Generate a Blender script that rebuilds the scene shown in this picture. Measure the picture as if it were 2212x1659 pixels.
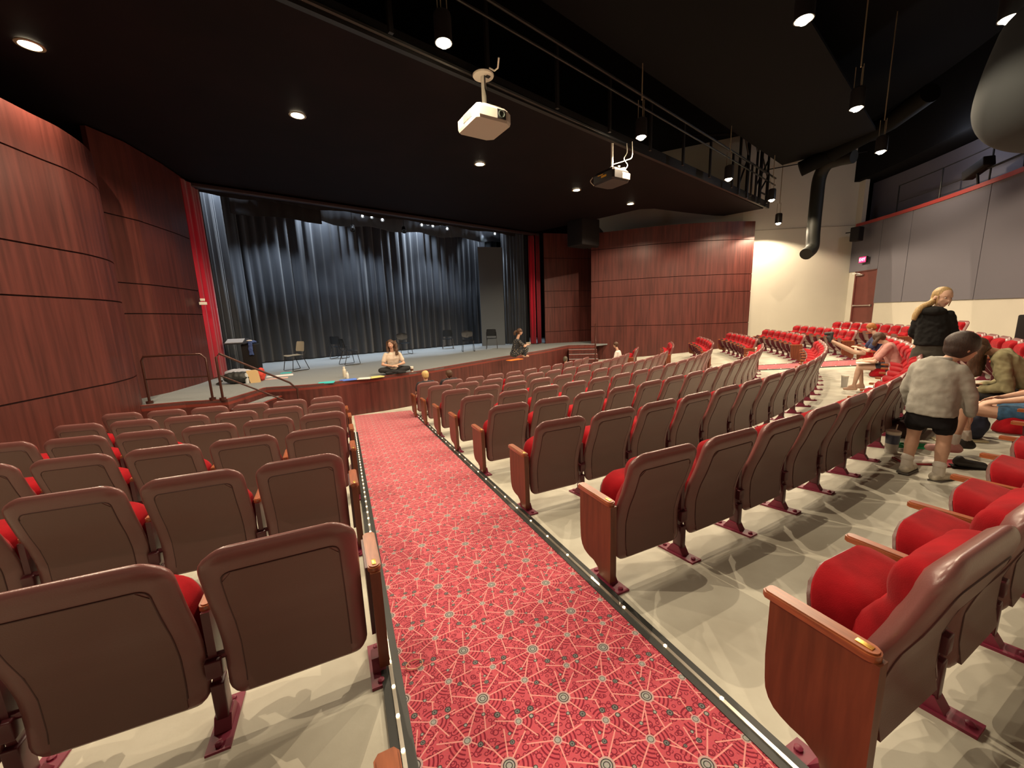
import bpy, bmesh, math, random
from mathutils import Vector, Matrix, Quaternion
random.seed(7)
PI = math.pi
SC = bpy.context.scene
COL = SC.collection
for o in list(bpy.data.objects):
    bpy.data.objects.remove(o, do_unlink=True)

# ------------------------------------------------------------------ camera
F, PITCH, ROLL = 845.3, 0.1749, 0.0350
_cp, _sp, _c, _s = math.cos(PITCH), math.sin(PITCH), math.cos(ROLL), math.sin(ROLL)
FW = Vector((0, _cp, -_sp)); UP0 = Vector((0, _sp, _cp)); RT0 = Vector((1, 0, 0))
RT = RT0*_c - UP0*_s; UPV = RT0*_s + UP0*_c
cd = bpy.data.cameras.new('camera'); cam = bpy.data.objects.new('camera', cd); COL.objects.link(cam)
cd.sensor_width = 36; cd.lens = F/2212*36; cd.clip_start = 0.05; cd.clip_end = 100
cam.matrix_world = Matrix(((RT.x, UPV.x, -FW.x, 0), (RT.y, UPV.y, -FW.y, 0), (RT.z, UPV.z, -FW.z, 0), (0, 0, 0, 1)))
SC.camera = cam

# ------------------------------------------------------------------ world, exposure
w = bpy.data.worlds.new('world'); SC.world = w; w.use_nodes = True
w.node_tree.nodes['Background'].inputs[0].default_value = (0.55, 0.42, 0.40, 1)
w.node_tree.nodes['Background'].inputs[1].default_value = 0.0
vs = SC.view_settings
vs.view_transform = 'Standard'; vs.look = 'None'; vs.gamma = 1; vs.use_curve_mapping = False
vs.exposure = 0.60
WARM = (1.0, 0.80, 0.56); COOL = (0.74, 0.86, 1.0)
HOUSE_W = 330.0

# ------------------------------------------------------------------ the plan of the room
CX, CY = -6.5244, 17.688          # centre of the seating arcs
R7, DR, ZF, SL = 17.3437, 1.1287, -2.1078, 0.0928
R1 = R7 - 6*DR
TH0, TH1, SW = 0.4204, -0.0031, 0.55
ZS = -1.40                        # stage floor
OX, OY = -3.325, 14.70            # middle of the proscenium opening
U = Vector((0.7623, 0.6473)); N = Vector((0.6473, -0.7623))
def un(u, n): return (OX + U.x*u + N.x*n, OY + U.y*u + N.y*n)
def rad(x, y): return math.hypot(x-CX, y-CY)
def fz(x, y): return ZF + SL*(max(rad(x, y), 8.6) - R1)
def pol(r, th): return (CX + r*math.sin(th), CY - r*math.cos(th))
def ray(u, v):
    d = FW + RT*((u-1106)/F) - UPV*((v-829.5)/F); return d.normalized()
def at_z(u, v, z):
    d = ray(u, v); return d*(z/d.z)
def at_floor(u, v, h=0.0):
    d = ray(u, v); t = 0.3
    while t < 60:
        p = d*t
        if p.z < fz(p.x, p.y)+h: return p
        t += 0.004
    return d*10
def in_view(x, y, z, m=120):
    p = Vector((x, y, z)); d = p.dot(FW)
    if d < 0.15: return False
    return -m < 1106+F*p.dot(RT)/d < 2212+m and -m < 829.5-F*p.dot(UPV)/d < 1659+m

# ------------------------------------------------------------------ materials
MATS = {}
def nm(name, base, rough=0.6, spec=0.5, metal=0.0, noise=0.0, nscale=20, bump=0.0, bscale=80, coat=0.0, sheen=0.0, emit=None, estr=0.0, stretch=(1, 1, 1), dark=None):
    if name in MATS: return MATS[name]
    m = bpy.data.materials.new(name); m.use_nodes = True
    nt = m.node_tree; b = nt.nodes['Principled BSDF']
    b.inputs['Base Color'].default_value = (*base, 1); b.inputs['Roughness'].default_value = rough
    b.inputs['Specular IOR Level'].default_value = spec; b.inputs['Metallic'].default_value = metal
    b.inputs['Coat Weight'].default_value = coat
    if sheen: b.inputs['Sheen Weight'].default_value = sheen
    if emit: b.inputs['Emission Color'].default_value = (*emit, 1); b.inputs['Emission Strength'].default_value = estr
    tc = nt.nodes.new('ShaderNodeTexCoord'); mp = nt.nodes.new('ShaderNodeMapping'); mp.inputs['Scale'].default_value = stretch
    nt.links.new(tc.outputs['Object'], mp.inputs['Vector'])
    if noise:
        n = nt.nodes.new('ShaderNodeTexNoise'); n.inputs['Scale'].default_value = nscale; n.inputs['Detail'].default_value = 6
        nt.links.new(mp.outputs[0], n.inputs['Vector'])
        cr = nt.nodes.new('ShaderNodeValToRGB')
        cr.color_ramp.elements[0].position = 0.3; cr.color_ramp.elements[1].position = 0.7
        dk = dark or tuple(c*(1-noise) for c in base)
        cr.color_ramp.elements[0].color = (*dk, 1); cr.color_ramp.elements[1].color = (*[min(1, c*(1+noise*0.6)) for c in base], 1)
        nt.links.new(n.outputs['Fac'], cr.inputs['Fac']); nt.links.new(cr.outputs[0], b.inputs['Base Color'])
    if bump:
        n2 = nt.nodes.new('ShaderNodeTexNoise'); n2.inputs['Scale'].default_value = bscale; n2.inputs['Detail'].default_value = 4
        nt.links.new(mp.outputs[0], n2.inputs['Vector'])
        bp = nt.nodes.new('ShaderNodeBump'); bp.inputs['Strength'].default_value = bump; bp.inputs['Distance'].default_value = 0.01
        nt.links.new(n2.outputs['Fac'], bp.inputs['Height']); nt.links.new(bp.outputs[0], b.inputs['Normal'])
    MATS[name] = m; return m

M_conc = nm('concrete', (0.52, 0.51, 0.43), 0.62, 0.35, noise=0.22, nscale=2.6, bump=0.10, bscale=30, dark=(0.42, 0.395, 0.32))
M_wood = nm('mahogany_panel', (0.092, 0.022, 0.017), 0.45, 0.4, noise=0.42, nscale=2.2, bump=0.05, bscale=30, stretch=(6, 6, 0.35))
M_armw = nm('arm_wood', (0.31, 0.088, 0.032), 0.32, 0.5, noise=0.35, nscale=9, stretch=(8, 0.8, 8), coat=0.3)
M_endw = nm('end_panel_wood', (0.150, 0.043, 0.018), 0.38, 0.45, noise=0.30, nscale=8, stretch=(5, 5, 0.5))
M_shell = nm('maroon_shell', (0.150, 0.070, 0.060), 0.36, 0.5, bump=0.10, bscale=260)
M_vinyl = nm('maroon_vinyl', (0.185, 0.075, 0.069), 0.30, 0.6, bump=0.06, bscale=200)
M_red = nm('red_velour', (0.30, 0.007, 0.012), 0.9, 0.05, noise=0.35, nscale=8, bump=0.15, bscale=300, sheen=0.06)
M_maroonmetal = nm('maroon_metal', (0.085, 0.014, 0.020), 0.35, 0.5)
M_plate = nm('magenta_base_plate', (0.20, 0.022, 0.050), 0.45, 0.35)
M_brass = nm('brass_plate', (0.80, 0.50, 0.12), 0.3, 0.5, metal=0.9)
M_seam = nm('seam_dark', (0.075, 0.030, 0.028), 0.6)
M_grooves = nm('groove_dark', (0.035, 0.010, 0.010), 0.8)
M_black = nm('matt_black', (0.012, 0.010, 0.010), 0.75, 0.2)
M_blackm = nm('black_metal', (0.020, 0.018, 0.018), 0.35, 0.5)
M_soffit = nm('dark_soffit', (0.0070, 0.0030, 0.0034), 0.7, 0.12, noise=0.3, nscale=1.5)
M_ceil = nm('ceiling_black', (0.0055, 0.0055, 0.006), 0.9, 0.1)
M_cat = nm('catwalk_black', (0.010, 0.009, 0.008), 0.42, 0.4)
M_white = nm('white_wall_paint', (0.50, 0.465, 0.39), 0.75, 0.3, noise=0.04, nscale=1)
M_grey = nm('grey_wall_fabric', (0.130, 0.122, 0.140), 0.95, 0.1, bump=0.12, bscale=180)
M_greyp = nm('grey_duct_paint', (0.055, 0.061, 0.064), 0.85, 0.1)
M_ledge = nm('red_ledge', (0.30, 0.035, 0.030), 0.5)
M_door = nm('brown_door', (0.115, 0.028, 0.022), 0.5, noise=0.15, nscale=4)
M_steel = nm('steel', (0.7, 0.68, 0.64), 0.3, metal=0.9)
M_stagef = nm('stage_carpet', (0.235, 0.25, 0.252), 0.9, 0.1, noise=0.14, nscale=55, bump=0.15, bscale=200)
M_curt = nm('black_velour', (0.030, 0.034, 0.042), 0.62, 0.3, sheen=0.35, bump=0.05, bscale=60)
M_redcurt = nm('red_velour_drape', (0.52, 0.006, 0.030), 0.75, 0.2, sheen=0.3)
M_rail = nm('brown_handrail', (0.060, 0.020, 0.014), 0.28, 0.6, metal=0.3)
M_blackstrip = nm('black_rubber_strip', (0.018, 0.020, 0.018), 0.5)
M_alu = nm('aluminium_channel', (0.62, 0.58, 0.50), 0.28, metal=0.85)
M_led = nm('led_dot', (1, 0.85, 0.6), emit=(1, 0.72, 0.42), estr=3.0)
M_bulb = nm('lamp_glow', (1, 0.9, 0.7), emit=(1, 0.84, 0.58), estr=55.0)
M_coolbulb = nm('stage_lamp_glow', (0.9, 0.95, 1), emit=(0.86, 0.93, 1), estr=26.0)
M_reflector = nm('lamp_reflector', (0.75, 0.62, 0.42), 0.25, metal=0.7)
M_proj = nm('white_plastic', (0.72, 0.68, 0.58), 0.45)
M_vent = nm('vent_grey', (0.16, 0.14, 0.12), 0.6)
M_pbody = nm('projector_white', (0.40, 0.375, 0.32), 0.55)
M_exit = nm('exit_red', (0.8, 0.02, 0.05), emit=(1, 0.02, 0.10), estr=2.2)
M_exitl = nm('exit_letter', (1, 0.5, 0.55), emit=(1, 0.32, 0.40), estr=3.0)
M_yellow = nm('yellow_label', (0.85, 0.48, 0.03), 0.5)
M_paper = nm('paper', (0.80, 0.77, 0.70), 0.7)
M_edge = nm('stage_edge_trim', (0.19, 0.034, 0.024), 0.35)

# ---- patterned carpet: starbursts on a half-drop repeat, all in nodes
def carpet_mat():
    m = bpy.data.materials.new('starburst_carpet'); m.use_nodes = True
    nt = m.node_tree; L = nt.links; b = nt.nodes['Principled BSDF']
    b.inputs['Roughness'].default_value = 0.95; b.inputs['Specular IOR Level'].default_value = 0.1
    b.inputs['Sheen Weight'].default_value = 0.55; b.inputs['Sheen Tint'].default_value = (1.0, 0.62, 0.62, 1); b.inputs['Sheen Roughness'].default_value = 0.5
    uv = nt.nodes.new('ShaderNodeUVMap'); uv.uv_map = 'UVMap'
    sep = nt.nodes.new('ShaderNodeSeparateXYZ'); L.new(uv.outputs[0], sep.inputs[0])
    def mth(op, a, b_=None, c=None):
        n = nt.nodes.new('ShaderNodeMath'); n.operation = op
        for i, x in enumerate((a, b_, c)):
            if x is None: continue
            if isinstance(x, (int, float)): n.inputs[i].default_value = x
            else: L.new(x, n.inputs[i])
        return n.outputs[0]
    A, B = 0.2775, 0.268
    X, Y = sep.outputs[0], sep.outputs[1]
    def local(ca, cb):
        xa = mth('DIVIDE', mth('SUBTRACT', X, ca), A)
        wx = mth('WRAP', xa, 0.5, -0.5); col = mth('SUBTRACT', xa, wx)
        yb = mth('SUBTRACT', mth('DIVIDE', mth('SUBTRACT', Y, cb), B), mth('MULTIPLY', col, 0.5))
        wy = mth('WRAP', yb, 0.5, -0.5)
        lx = mth('MULTIPLY', wx, A); ly = mth('MULTIPLY', wy, B)
        d = mth('SQRT', mth('ADD', mth('MULTIPLY', lx, lx), mth('MULTIPLY', ly, ly)))
        return lx, ly, d
    state = {'c': None}
    rgb = nt.nodes.new('ShaderNodeRGB'); rgb.outputs[0].default_value = (0.52, 0.080, 0.110, 1); state['c'] = rgb.outputs[0]
    def over(mask, col):
        n = nt.nodes.new('ShaderNodeMix'); n.data_type = 'RGBA'
        L.new(mask, n.inputs[0]); L.new(state['c'], n.inputs[6]); n.inputs[7].default_value = (*col, 1)
        state['c'] = n.outputs[2]
    lt = lambda a, t: mth('LESS_THAN', a, t)
    gt = lambda a, t: mth('GREATER_THAN', a, t)
    AND = lambda a, b_: mth('MULTIPLY', a, b_)
    DK = (0.20, 0.010, 0.030); RAY = (0.72, 0.30, 0.28); LT = (0.33, 0.34, 0.32); BK = (0.045, 0.050, 0.050)
    # scattered little rings
    for sc, r0, r1 in ((26, 0.20, 0.30), (40, 0.17, 0.29)):
        v = nt.nodes.new('ShaderNodeTexVoronoi'); v.voronoi_dimensions = '2D'; v.inputs['Scale'].default_value = sc; v.inputs['Randomness'].default_value = 0.75
        L.new(uv.outputs[0], v.inputs['Vector'])
        d = v.outputs['Distance']; over(AND(gt(d, r0), lt(d, r1)), DK)
    meds = [(0.292, 2.509, 0.0235, 10, 0.124), (0.193, 2.640, 0.0125, 7, 0.105), (0.101, 2.520, 0.0115, 5, 0.086)]
    locs = []
    for ca, cb, r, nr, ext in meds:
        lx, ly, d = local(ca, cb); ang = mth('ARCTAN2', ly, lx); locs.append((lx, ly, d, ang))
        sect = gt(mth('SINE', mth('MULTIPLY', ang, 3.0)), -0.35)
        ring = lt(mth('FRACT', mth('DIVIDE', d, 0.0145)), 0.42)
        inb = AND(gt(d, r+0.012), lt(d, ext*0.66))
        ov = AND(AND(ring, inb), sect)
        bgm = AND(inb, sect)
        over(bgm, (0.52, 0.075, 0.105)); over(ov, DK)
    for (lx, ly, d, ang), (ca, cb, r, nr, ext) in zip(locs, meds):
        s = mth('ABSOLUTE', mth('SINE', mth('ADD', mth('MULTIPLY', ang, nr/2.0), 0.4)))
        lat = mth('MULTIPLY', mth('DIVIDE', s, nr/2.0), d)
        over(AND(lt(lat, 0.0024), lt(d, ext)), RAY)
    for (lx, ly, d, ang), (ca, cb, r, nr, ext) in zip(locs, meds):
        over(lt(d, r+0.0035), (0.5, 0.33, 0.32)); over(lt(d, r*0.86), BK); over(lt(d, r*0.70), LT)
        if r > 0.02: over(lt(d, r*0.50), BK); over(lt(d, r*0.36), LT)
    for ca, cb, r, light in [(0.292+(a_-0.316)*0.935, 2.509+(b2_-2.426)*0.937, r_*0.937, l_) for a_, b2_, r_, l_ in ((0.124, 2.398, .012, 0), (0.297, 2.493, .008, 1), (0.221, 2.505, .008, 1), (0.345, 2.520, .013, 0), (0.175, 2.410, .013, 0),
                             (0.165, 2.440, .010, 1), (0.395, 2.470, .008, 1), (0.250, 2.600, .011, 0), (0.060, 2.500, .010, 0), (0.300, 2.350, .007, 0), (0.36, 2.61, .007, 1))]:
        lx, ly, d = local(ca, cb)
        over(lt(d, r), BK); over(lt(d, r*0.62), LT if light else (0.20, 0.20, 0.20))
        if not light: over(lt(d, r*0.36), BK)
    n = nt.nodes.new('ShaderNodeTexNoise'); n.inputs['Scale'].default_value = 220; L.new(uv.outputs[0], n.inputs['Vector'])
    mx = nt.nodes.new('ShaderNodeMix'); mx.data_type = 'RGBA'; mx.blend_type = 'OVERLAY'; mx.inputs[0].default_value = 0.35
    L.new(state['c'], mx.inputs[6]); L.new(n.outputs['Color'], mx.inputs[7])
    L.new(mx.outputs[2], b.inputs['Base Color'])
    return m
M_carpet = carpet_mat()

# ------------------------------------------------------------------ object helpers
def tag(o, label=None, cat=None, group=None, kind=None):
    if label: o['label'] = label
    if cat: o['category'] = cat
    if group: o['group'] = group
    if kind: o['kind'] = kind
    return o
def empty(name, loc, rz=0.0, label=None, cat=None, group=None):
    o = bpy.data.objects.new(name, None); COL.objects.link(o); o.location = loc; o.rotation_euler = (0, 0, rz)
    o.empty_display_size = 0.1
    return tag(o, label, cat, group)
def obj(name, bm, mat, parent=None, smooth=True, loc=None, rz=0.0):
    if isinstance(bm, bpy.types.Mesh): me = bm
    else:
        me = bpy.data.meshes.new(name); bmesh.ops.recalc_face_normals(bm, faces=bm.faces); bm.to_mesh(me); bm.free()
    mats = mat if isinstance(mat, (list, tuple)) else [mat]
    if len(me.materials) == 0:
        for m in mats: me.materials.append(m)
    if smooth is True:
        me.shade_smooth()
        try: me.set_sharp_from_angle(angle=math.radians(38))
        except Exception: pass
    o = bpy.data.objects.new(name, me); COL.objects.link(o)
    if parent: o.parent = parent
    if loc is not None: o.location = loc
    if rz: o.rotation_euler = (0, 0, rz)
    return o
def new(): return bmesh.new()
def box(bm, c, s, rz=0.0, mi=0, bev=0.0, rot=None):
    g = bmesh.ops.create_cube(bm, size=1.0); vs_ = g['verts']
    R = rot if rot is not None else Matrix.Rotation(rz, 4, 'Z')
    bmesh.ops.scale(bm, vec=s, verts=vs_)
    fs = {f for v in vs_ for f in v.link_faces}
    if bev:
        es = list({e for v in vs_ for e in v.link_edges})
        r = bmesh.ops.bevel(bm, geom=es, offset=bev, segments=3, affect='EDGES', profile=0.5)
        vs_ = list({v for f in r['faces'] for v in f.verts} | {v for v in vs_ if v.is_valid})
        fs = {f for v in vs_ for f in v.link_faces}
    for f in fs: f.material_index = mi
    bmesh.ops.transform(bm, matrix=Matrix.Translation(c) @ R, verts=list({v for f in fs for v in f.verts}))
    return vs_
def tube(bm, pts, r, seg=8, cap=True, mi=0):
    pts = [Vector(p) for p in pts]; rs = r if isinstance(r, (list, tuple)) else [r]*len(pts)
    rings = []; prev = None
    for i, p in enumerate(pts):
        a = pts[max(i-1, 0)]; b = pts[min(i+1, len(pts)-1)]; t = (b-a).normalized()
        if prev is None:
            x = t.orthogonal().normalized()
        else:
            x = (prev - t*prev.dot(t)); x = x.normalized() if x.length > 1e-6 else t.orthogonal().normalized()
        prev = x; y = t.cross(x)
        rings.append([bm.verts.new(p + (x*math.cos(2*PI*k/seg) + y*math.sin(2*PI*k/seg))*rs[i]) for k in range(seg)])
    for a, b in zip(rings, rings[1:]):
        for k in range(seg):
            f = bm.faces.new((a[k], a[(k+1) % seg], b[(k+1) % seg], b[k])); f.material_index = mi
    if cap:
        f = bm.faces.new(rings[0][::-1]); f.material_index = mi
        f = bm.faces.new(rings[-1]); f.material_index = mi
def lathe(bm, prof, seg=20, c=(0, 0, 0), mi=0):
    rings = []
    for r, z in prof:
        rings.append([bm.verts.new((c[0]+max(r, 1e-4)*math.cos(2*PI*k/seg), c[1]+max(r, 1e-4)*math.sin(2*PI*k/seg), c[2]+z)) for k in range(seg)])
    for a, b in zip(rings, rings[1:]):
        for k in range(seg):
            f = bm.faces.new((a[k], a[(k+1) % seg], b[(k+1) % seg], b[k])); f.material_index = mi
    bm.faces.new(rings[0][::-1]).material_index = mi; bm.faces.new(rings[-1]).material_index = mi
def prism(bm, poly, z0, z1, mi=0, mtop=None):
    a = [bm.verts.new((x, y, z0)) for x, y in poly]; b = [bm.verts.new((x, y, z1)) for x, y in poly]; n = len(poly)
    for i in range(n): bm.faces.new((a[i], a[(i+1) % n], b[(i+1) % n], b[i])).material_index = mi
    bm.faces.new(a[::-1]).material_index = mi; bm.faces.new(b).material_index = mi if mtop is None else mtop
def xprism(bm, prof, x0, x1, mi=0):
    """profile in (y,z) extruded along x"""
    a = [bm.verts.new((x0, y, z)) for y, z in prof]; b = [bm.verts.new((x1, y, z)) for y, z in prof]; n = len(prof)
    for i in range(n): bm.faces.new((a[i], a[(i+1) % n], b[(i+1) % n], b[i])).material_index = mi
    bm.faces.new(a[::-1]).material_index = mi; bm.faces.new(b).material_index = mi
def wall_strip(bm, pts, z0, z1, th=0.12, side=1, mi=0):
    """thick vertical wall along a polyline; side is where the thickness goes"""
    n = len(pts); P = [Vector(p) for p in pts]; off = []
    for i in range(n):
        a = P[max(i-1, 0)]; b = P[min(i+1, n-1)]; t = (b-a).normalized(); off.append(P[i] + Vector((-t.y, t.x))*th*side)
    prev = None; first = None
    for i in range(n):
        q = [bm.verts.new((P[i].x, P[i].y, z0)), bm.verts.new((P[i].x, P[i].y, z1)), bm.verts.new((off[i].x, off[i].y, z1)), bm.verts.new((off[i].x, off[i].y, z0))]
        if prev:
            for k in range(4): bm.faces.new((prev[k], prev[(k+1) % 4], q[(k+1) % 4], q[k])).material_index = mi
        else: first = q
        prev = q
    bm.faces.new(first).material_index = mi; bm.faces.new(prev[::-1]).material_index = mi
def smoothpath(ctrl, n=24):
    """Catmull-Rom through control points"""
    C = [Vector(c) for c in ctrl]; C = [C[0]*2-C[1]] + C + [C[-1]*2-C[-2]]; out = []
    seg = len(C)-3
    for s in range(seg):
        p0, p1, p2, p3 = C[s:s+4]; m = max(2, n//seg)
        for i in range(m):
            t = i/m
            out.append(0.5*((2*p1)+(p2-p0)*t+(2*p0-5*p1+4*p2-p3)*t*t+(3*p1-p0-3*p2+p3)*t**3))
    out.append(C[-2]); return out
def copy_tree(o, parent=None):
    c = o.copy(); COL.objects.link(c); c.parent = parent
    for ch in list(o.children): copy_tree(ch, c)
    return c
def struct(name, bm, mat, smooth=False):
    return tag(obj(name, bm, mat, smooth=smooth), kind='structure')
ORD = ['first', 'second', 'third', 'fourth', 'fifth', 'sixth', 'seventh', 'eighth', 'ninth', 'tenth', 'eleventh', 'twelfth', 'thirteenth', 'fourteenth',
       'fifteenth', 'sixteenth', 'seventeenth', 'eighteenth', 'nineteenth', 'twentieth', 'twenty-first', 'twenty-second', 'twenty-third', 'twenty-fourth']

# ------------------------------------------------------------------ THE SETTING
# raked concrete floor
bm = new(); nr, nt_ = 26, 90; g = []
for i in range(nr+1):
    r = 6.5 + i*(15.5/nr); row = []
    for j in range(nt_+1):
        x, y = pol(r, -0.75 + j*(2.65/nt_)); row.append(bm.verts.new((x, y, fz(x, y))))
    g.append(row)
for i in range(nr):
    for j in range(nt_): bm.faces.new((g[i][j], g[i][j+1], g[i+1][j+1], g[i+1][j]))
fl = struct('floor', bm, M_conc, smooth=True)

# black ceiling high above everything
bm = new(); box(bm, (2, 10, 6.75), (40, 44, 0.2)); struct('ceiling', bm, M_ceil)

# left curved wood wall, in bands with open joints
def banded(name, pts, joints, ztop, zbot, side, th=0.10, gap=0.022):
    bm = new(); zs = [ztop] + joints + [zbot]
    for a, b in zip(zs, zs[1:]): wall_strip(bm, pts, b+gap/2, a-gap/2, th, side)
    P = [Vector(p) for p in pts]; q = []
    for i in range(len(P)):
        a = P[max(i-1, 0)]; b = P[min(i+1, len(P)-1)]; t = (b-a).normalized(); q.append(P[i]+Vector((-t.y, t.x))*0.03*side)
    wall_strip(bm, q, zbot, ztop-0.02, th*0.5, side, mi=1)
    return struct(name, bm, [M_wood, M_grooves])
LW = smoothpath([(-4.7, -2.4), (-5.35, 0.6), (-5.85, 3.2), (-6.15, 4.9), (-6.33, 5.8), (-6.45, 6.35), (-6.85, 7.1), (-7.75, 8.0)], 56)
banded('wall_left', LW, [2.32, 1.13, 0.455, -0.86], 2.9, -2.75, 1)
# return panel beside the stage, left
banded('wall_stage_left', [(-7.45, 7.72), (-7.42, 8.4), (-7.65, 9.5), (-8.02, 10.72)], [2.13, 0.87, 0.28], 3.6, -1.45, 1)
# right curved wood panel, free standing in front of the white wall
RW = smoothpath([(3.62, 17.62), (4.75, 17.15), (5.75, 16.68), (6.75, 16.38), (7.8, 16.22), (8.85, 16.17), (9.84, 16.28)], 40)
banded('wall_right', RW, [2.62, 1.30, 0.615, -0.64], 3.32, -2.3, 1)
# wood wall in the recess, stage right
banded('wall_stage_right', [(1.66, 18.62), (2.1, 18.74), (2.95, 18.98), (5.2, 19.6)], [2.50, 1.02, 0.28, -0.85], 3.6, -1.45, 1)
# white wall and the round back wall
bm = new(); wall_strip(bm, [(2.5, 20.4), (8.0, 17.6), (9.6, 16.75), (14.2, 16.35)], -2.4, 6.7, 0.15, 1); struct('wall_white', bm, M_white)
bm = new(); wall_strip(bm, [(9.6, 16.74), (14.1, 16.34)], 3.03, 3.045, 0.012, -1); struct('trim_3', bm, nm('joint_grey', (0.25, 0.22, 0.18), 0.8))
RB = 20.45
arc = lambda a, b, r, n=40: [pol(r, a+(b-a)*i/n) for i in range(n+1)]
TD0, TD1 = 1.438, 1.492     # door opening in the back wall
bm = new(); wall_strip(bm, arc(-0.6, TD0, RB, 70), -2.4, -0.02, 0.15, -1); struct('wall_back_lower', bm, M_white)
bm = new(); wall_strip(bm, arc(TD1, 1.53, RB, 4), -2.4, 6.7, 0.15, -1); struct('wall_corner', bm, M_white)
bm = new()
ga = [-0.6 + i*0.141 for i in range(15)] 
ga = [a for a in ga if a < TD0-0.02] + [TD0]
for a, b in zip(ga, ga[1:]): wall_strip(bm, arc(a+0.0006, b-0.0006, RB-0.03, 8), -0.02, 2.95, 0.18, -1)
wall_strip(bm, arc(TD0, 1.52, RB-0.03, 6), 1.22, 2.95, 0.18, -1)
struct('wall_back', bm, M_grey)
bm = new(); wall_strip(bm, arc(-0.6, 1.50, RB-0.06, 90), 2.95, 3.06, 0.5, -1); struct('trim_1', bm, M_ledge)
bm = new(); wall_strip(bm, arc(-0.6, 1.52, RB+0.75, 70), 3.0, 4.65, 0.15, -1); struct('wall_gallery', bm, M_grey)
bm = new(); wall_strip(bm, arc(-0.6, 1.52, RB-0.2, 70), 4.65, 6.7, 0.9, -1); struct('wall_upper', bm, M_ceil)
bm = new(); wall_strip(bm, [(-4.7, -2.4), (-2.5, -5.2)], -2.6, 6.7, 0.15, 1); struct('wall_left_rear', bm, M_grey)
# door in the back wall
a, b = Vector(pol(RB+0.02, TD0)), Vector(pol(RB+0.02, TD1)); mid = (a+b)/2; t = (b-a).normalized(); ang = math.atan2(t.y, t.x); wd = (b-a).length
zb = fz(mid.x, mid.y)
dr_ = empty('door_1', (mid.x, mid.y, zb), ang); tag(dr_, kind='structure')
bm = new(); box(bm, (0, -0.03, 1.19), (wd-0.14, 0.05, 2.36)); obj('door_leaf', bm, M_door, dr_, smooth=False)
bm = new()
for sx in (-1, 1): box(bm, (sx*(wd/2-0.035), -0.04, 1.22), (0.07, 0.14, 2.44))
box(bm, (0, -0.04, 2.41), (wd, 0.14, 0.07)); obj('door_frame', bm, M_door, dr_, smooth=False)
bm = new(); tube(bm, [(-wd/2+0.1, 0.06, 1.08), (wd/2-0.1, 0.06, 1.08)], 0.018)
for sx in (-1, 1): box(bm, (sx*(wd/2-0.13), 0.03, 1.08), (0.06, 0.08, 0.06))
obj('push_bar', bm, M_steel, dr_)
bm = new(); box(bm, (wd/2-0.30, 0.06, 2.26), (0.30, 0.07, 0.05), bev=0.01); tube(bm, [(wd/2-0.35, 0.08, 2.30), (wd/2-0.12, 0.20, 2.33), (wd/2-0.2, 0.05, 2.36)], 0.01); obj('door_closer', bm, M_steel, dr_)
for ch in dr_.children: ch.scale = (1, -1, 1) if False else (1, 1, 1)

# EXIT sign
p = Vector(pol(RB-0.12, (TD0+TD1)/2+0.0))
ex = empty('exit_sign', (p.x, p.y, 1.62), ang, 'small red illuminated EXIT sign above the brown door', 'sign')
bm = new(); box(bm, (0, 0.035, 0), (0.36, 0.07, 0.24), bev=0.01); obj('housing', bm, M_blackm, ex)
bm = new(); box(bm, (0, -0.005 if False else 0.075, 0), (0.32, 0.012, 0.20)); obj('sign_face', bm, M_exit, ex, smooth=False)
fc = bpy.data.curves.new('exit_text', 'FONT'); fc.body = 'EXIT'; fc.size = 0.15; fc.extrude = 0.003; fc.align_x = 'CENTER'; fc.align_y = 'CENTER'
to = bpy.data.objects.new('tmp', fc); COL.objects.link(to)
dg = bpy.context.evaluated_depsgraph_get(); me = bpy.data.meshes.new_from_object(to.evaluated_get(dg)); bpy.data.objects.remove(to)
me.materials.clear(); lo = obj('lettering', me, M_exitl, ex, smooth=False)
# faces the audience (towards the centre C)
inward = (Vector((CX, CY)) - Vector((p.x, p.y))).normalized()
sgn = 1 if inward.dot(Vector((-math.sin(ang), math.cos(ang)))) > 0 else -1
lo.rotation_euler = (PI/2, 0, PI if sgn > 0 else 0); lo.location = (0, 0.083*1, 0)
if sgn < 0:
    ex.rotation_euler.z += PI; dr_.rotation_euler.z += PI
    lo.rotation_euler = (PI/2, 0, PI)

# carpets on the floor (follow the rake)
def strip_on_floor(L0, L1, R0, R1_, n, h, th=0.0):
    bm = new(); uvl = bm.loops.layers.uv.new('UVMap'); rows = []
    for i in range(n+1):
        t = i/n; row = []
        for k in range(7):
            s = k/6
            p = L0.lerp(L1, t).lerp(R0.lerp(R1_, t), s); row.append(bm.verts.new((p.x, p.y, fz(p.x, p.y)+h)))
        rows.append(row)
    for i in range(n):
        for k in range(6):
            bm.faces.new((rows[i][k], rows[i][k+1], rows[i+1][k+1], rows[i+1][k]))
    d = Vector((0.385, -0.923)); o_ = Vector((-1.39, 3.47)); pr = Vector((0.923, 0.385))
    for f in bm.faces:
        for l in f.loops:
            q = Vector((l.vert.co.x, l.vert.co.y)) - o_; l[uvl].uv = (q.dot(pr), q.dot(d))
    # thickness
    r = bmesh.ops.extrude_face_region(bm, geom=list(bm.faces))
    for v in [e for e in r['geom'] if isinstance(e, bmesh.types.BMVert)]: v.co.z += 0.010
    return bm
A0, A1 = Vector((-4.10, 9.95)), Vector((0.93, -2.3))
B0, B1 = Vector((-2.62, 9.95)), Vector((2.23, -2.3))
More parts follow.
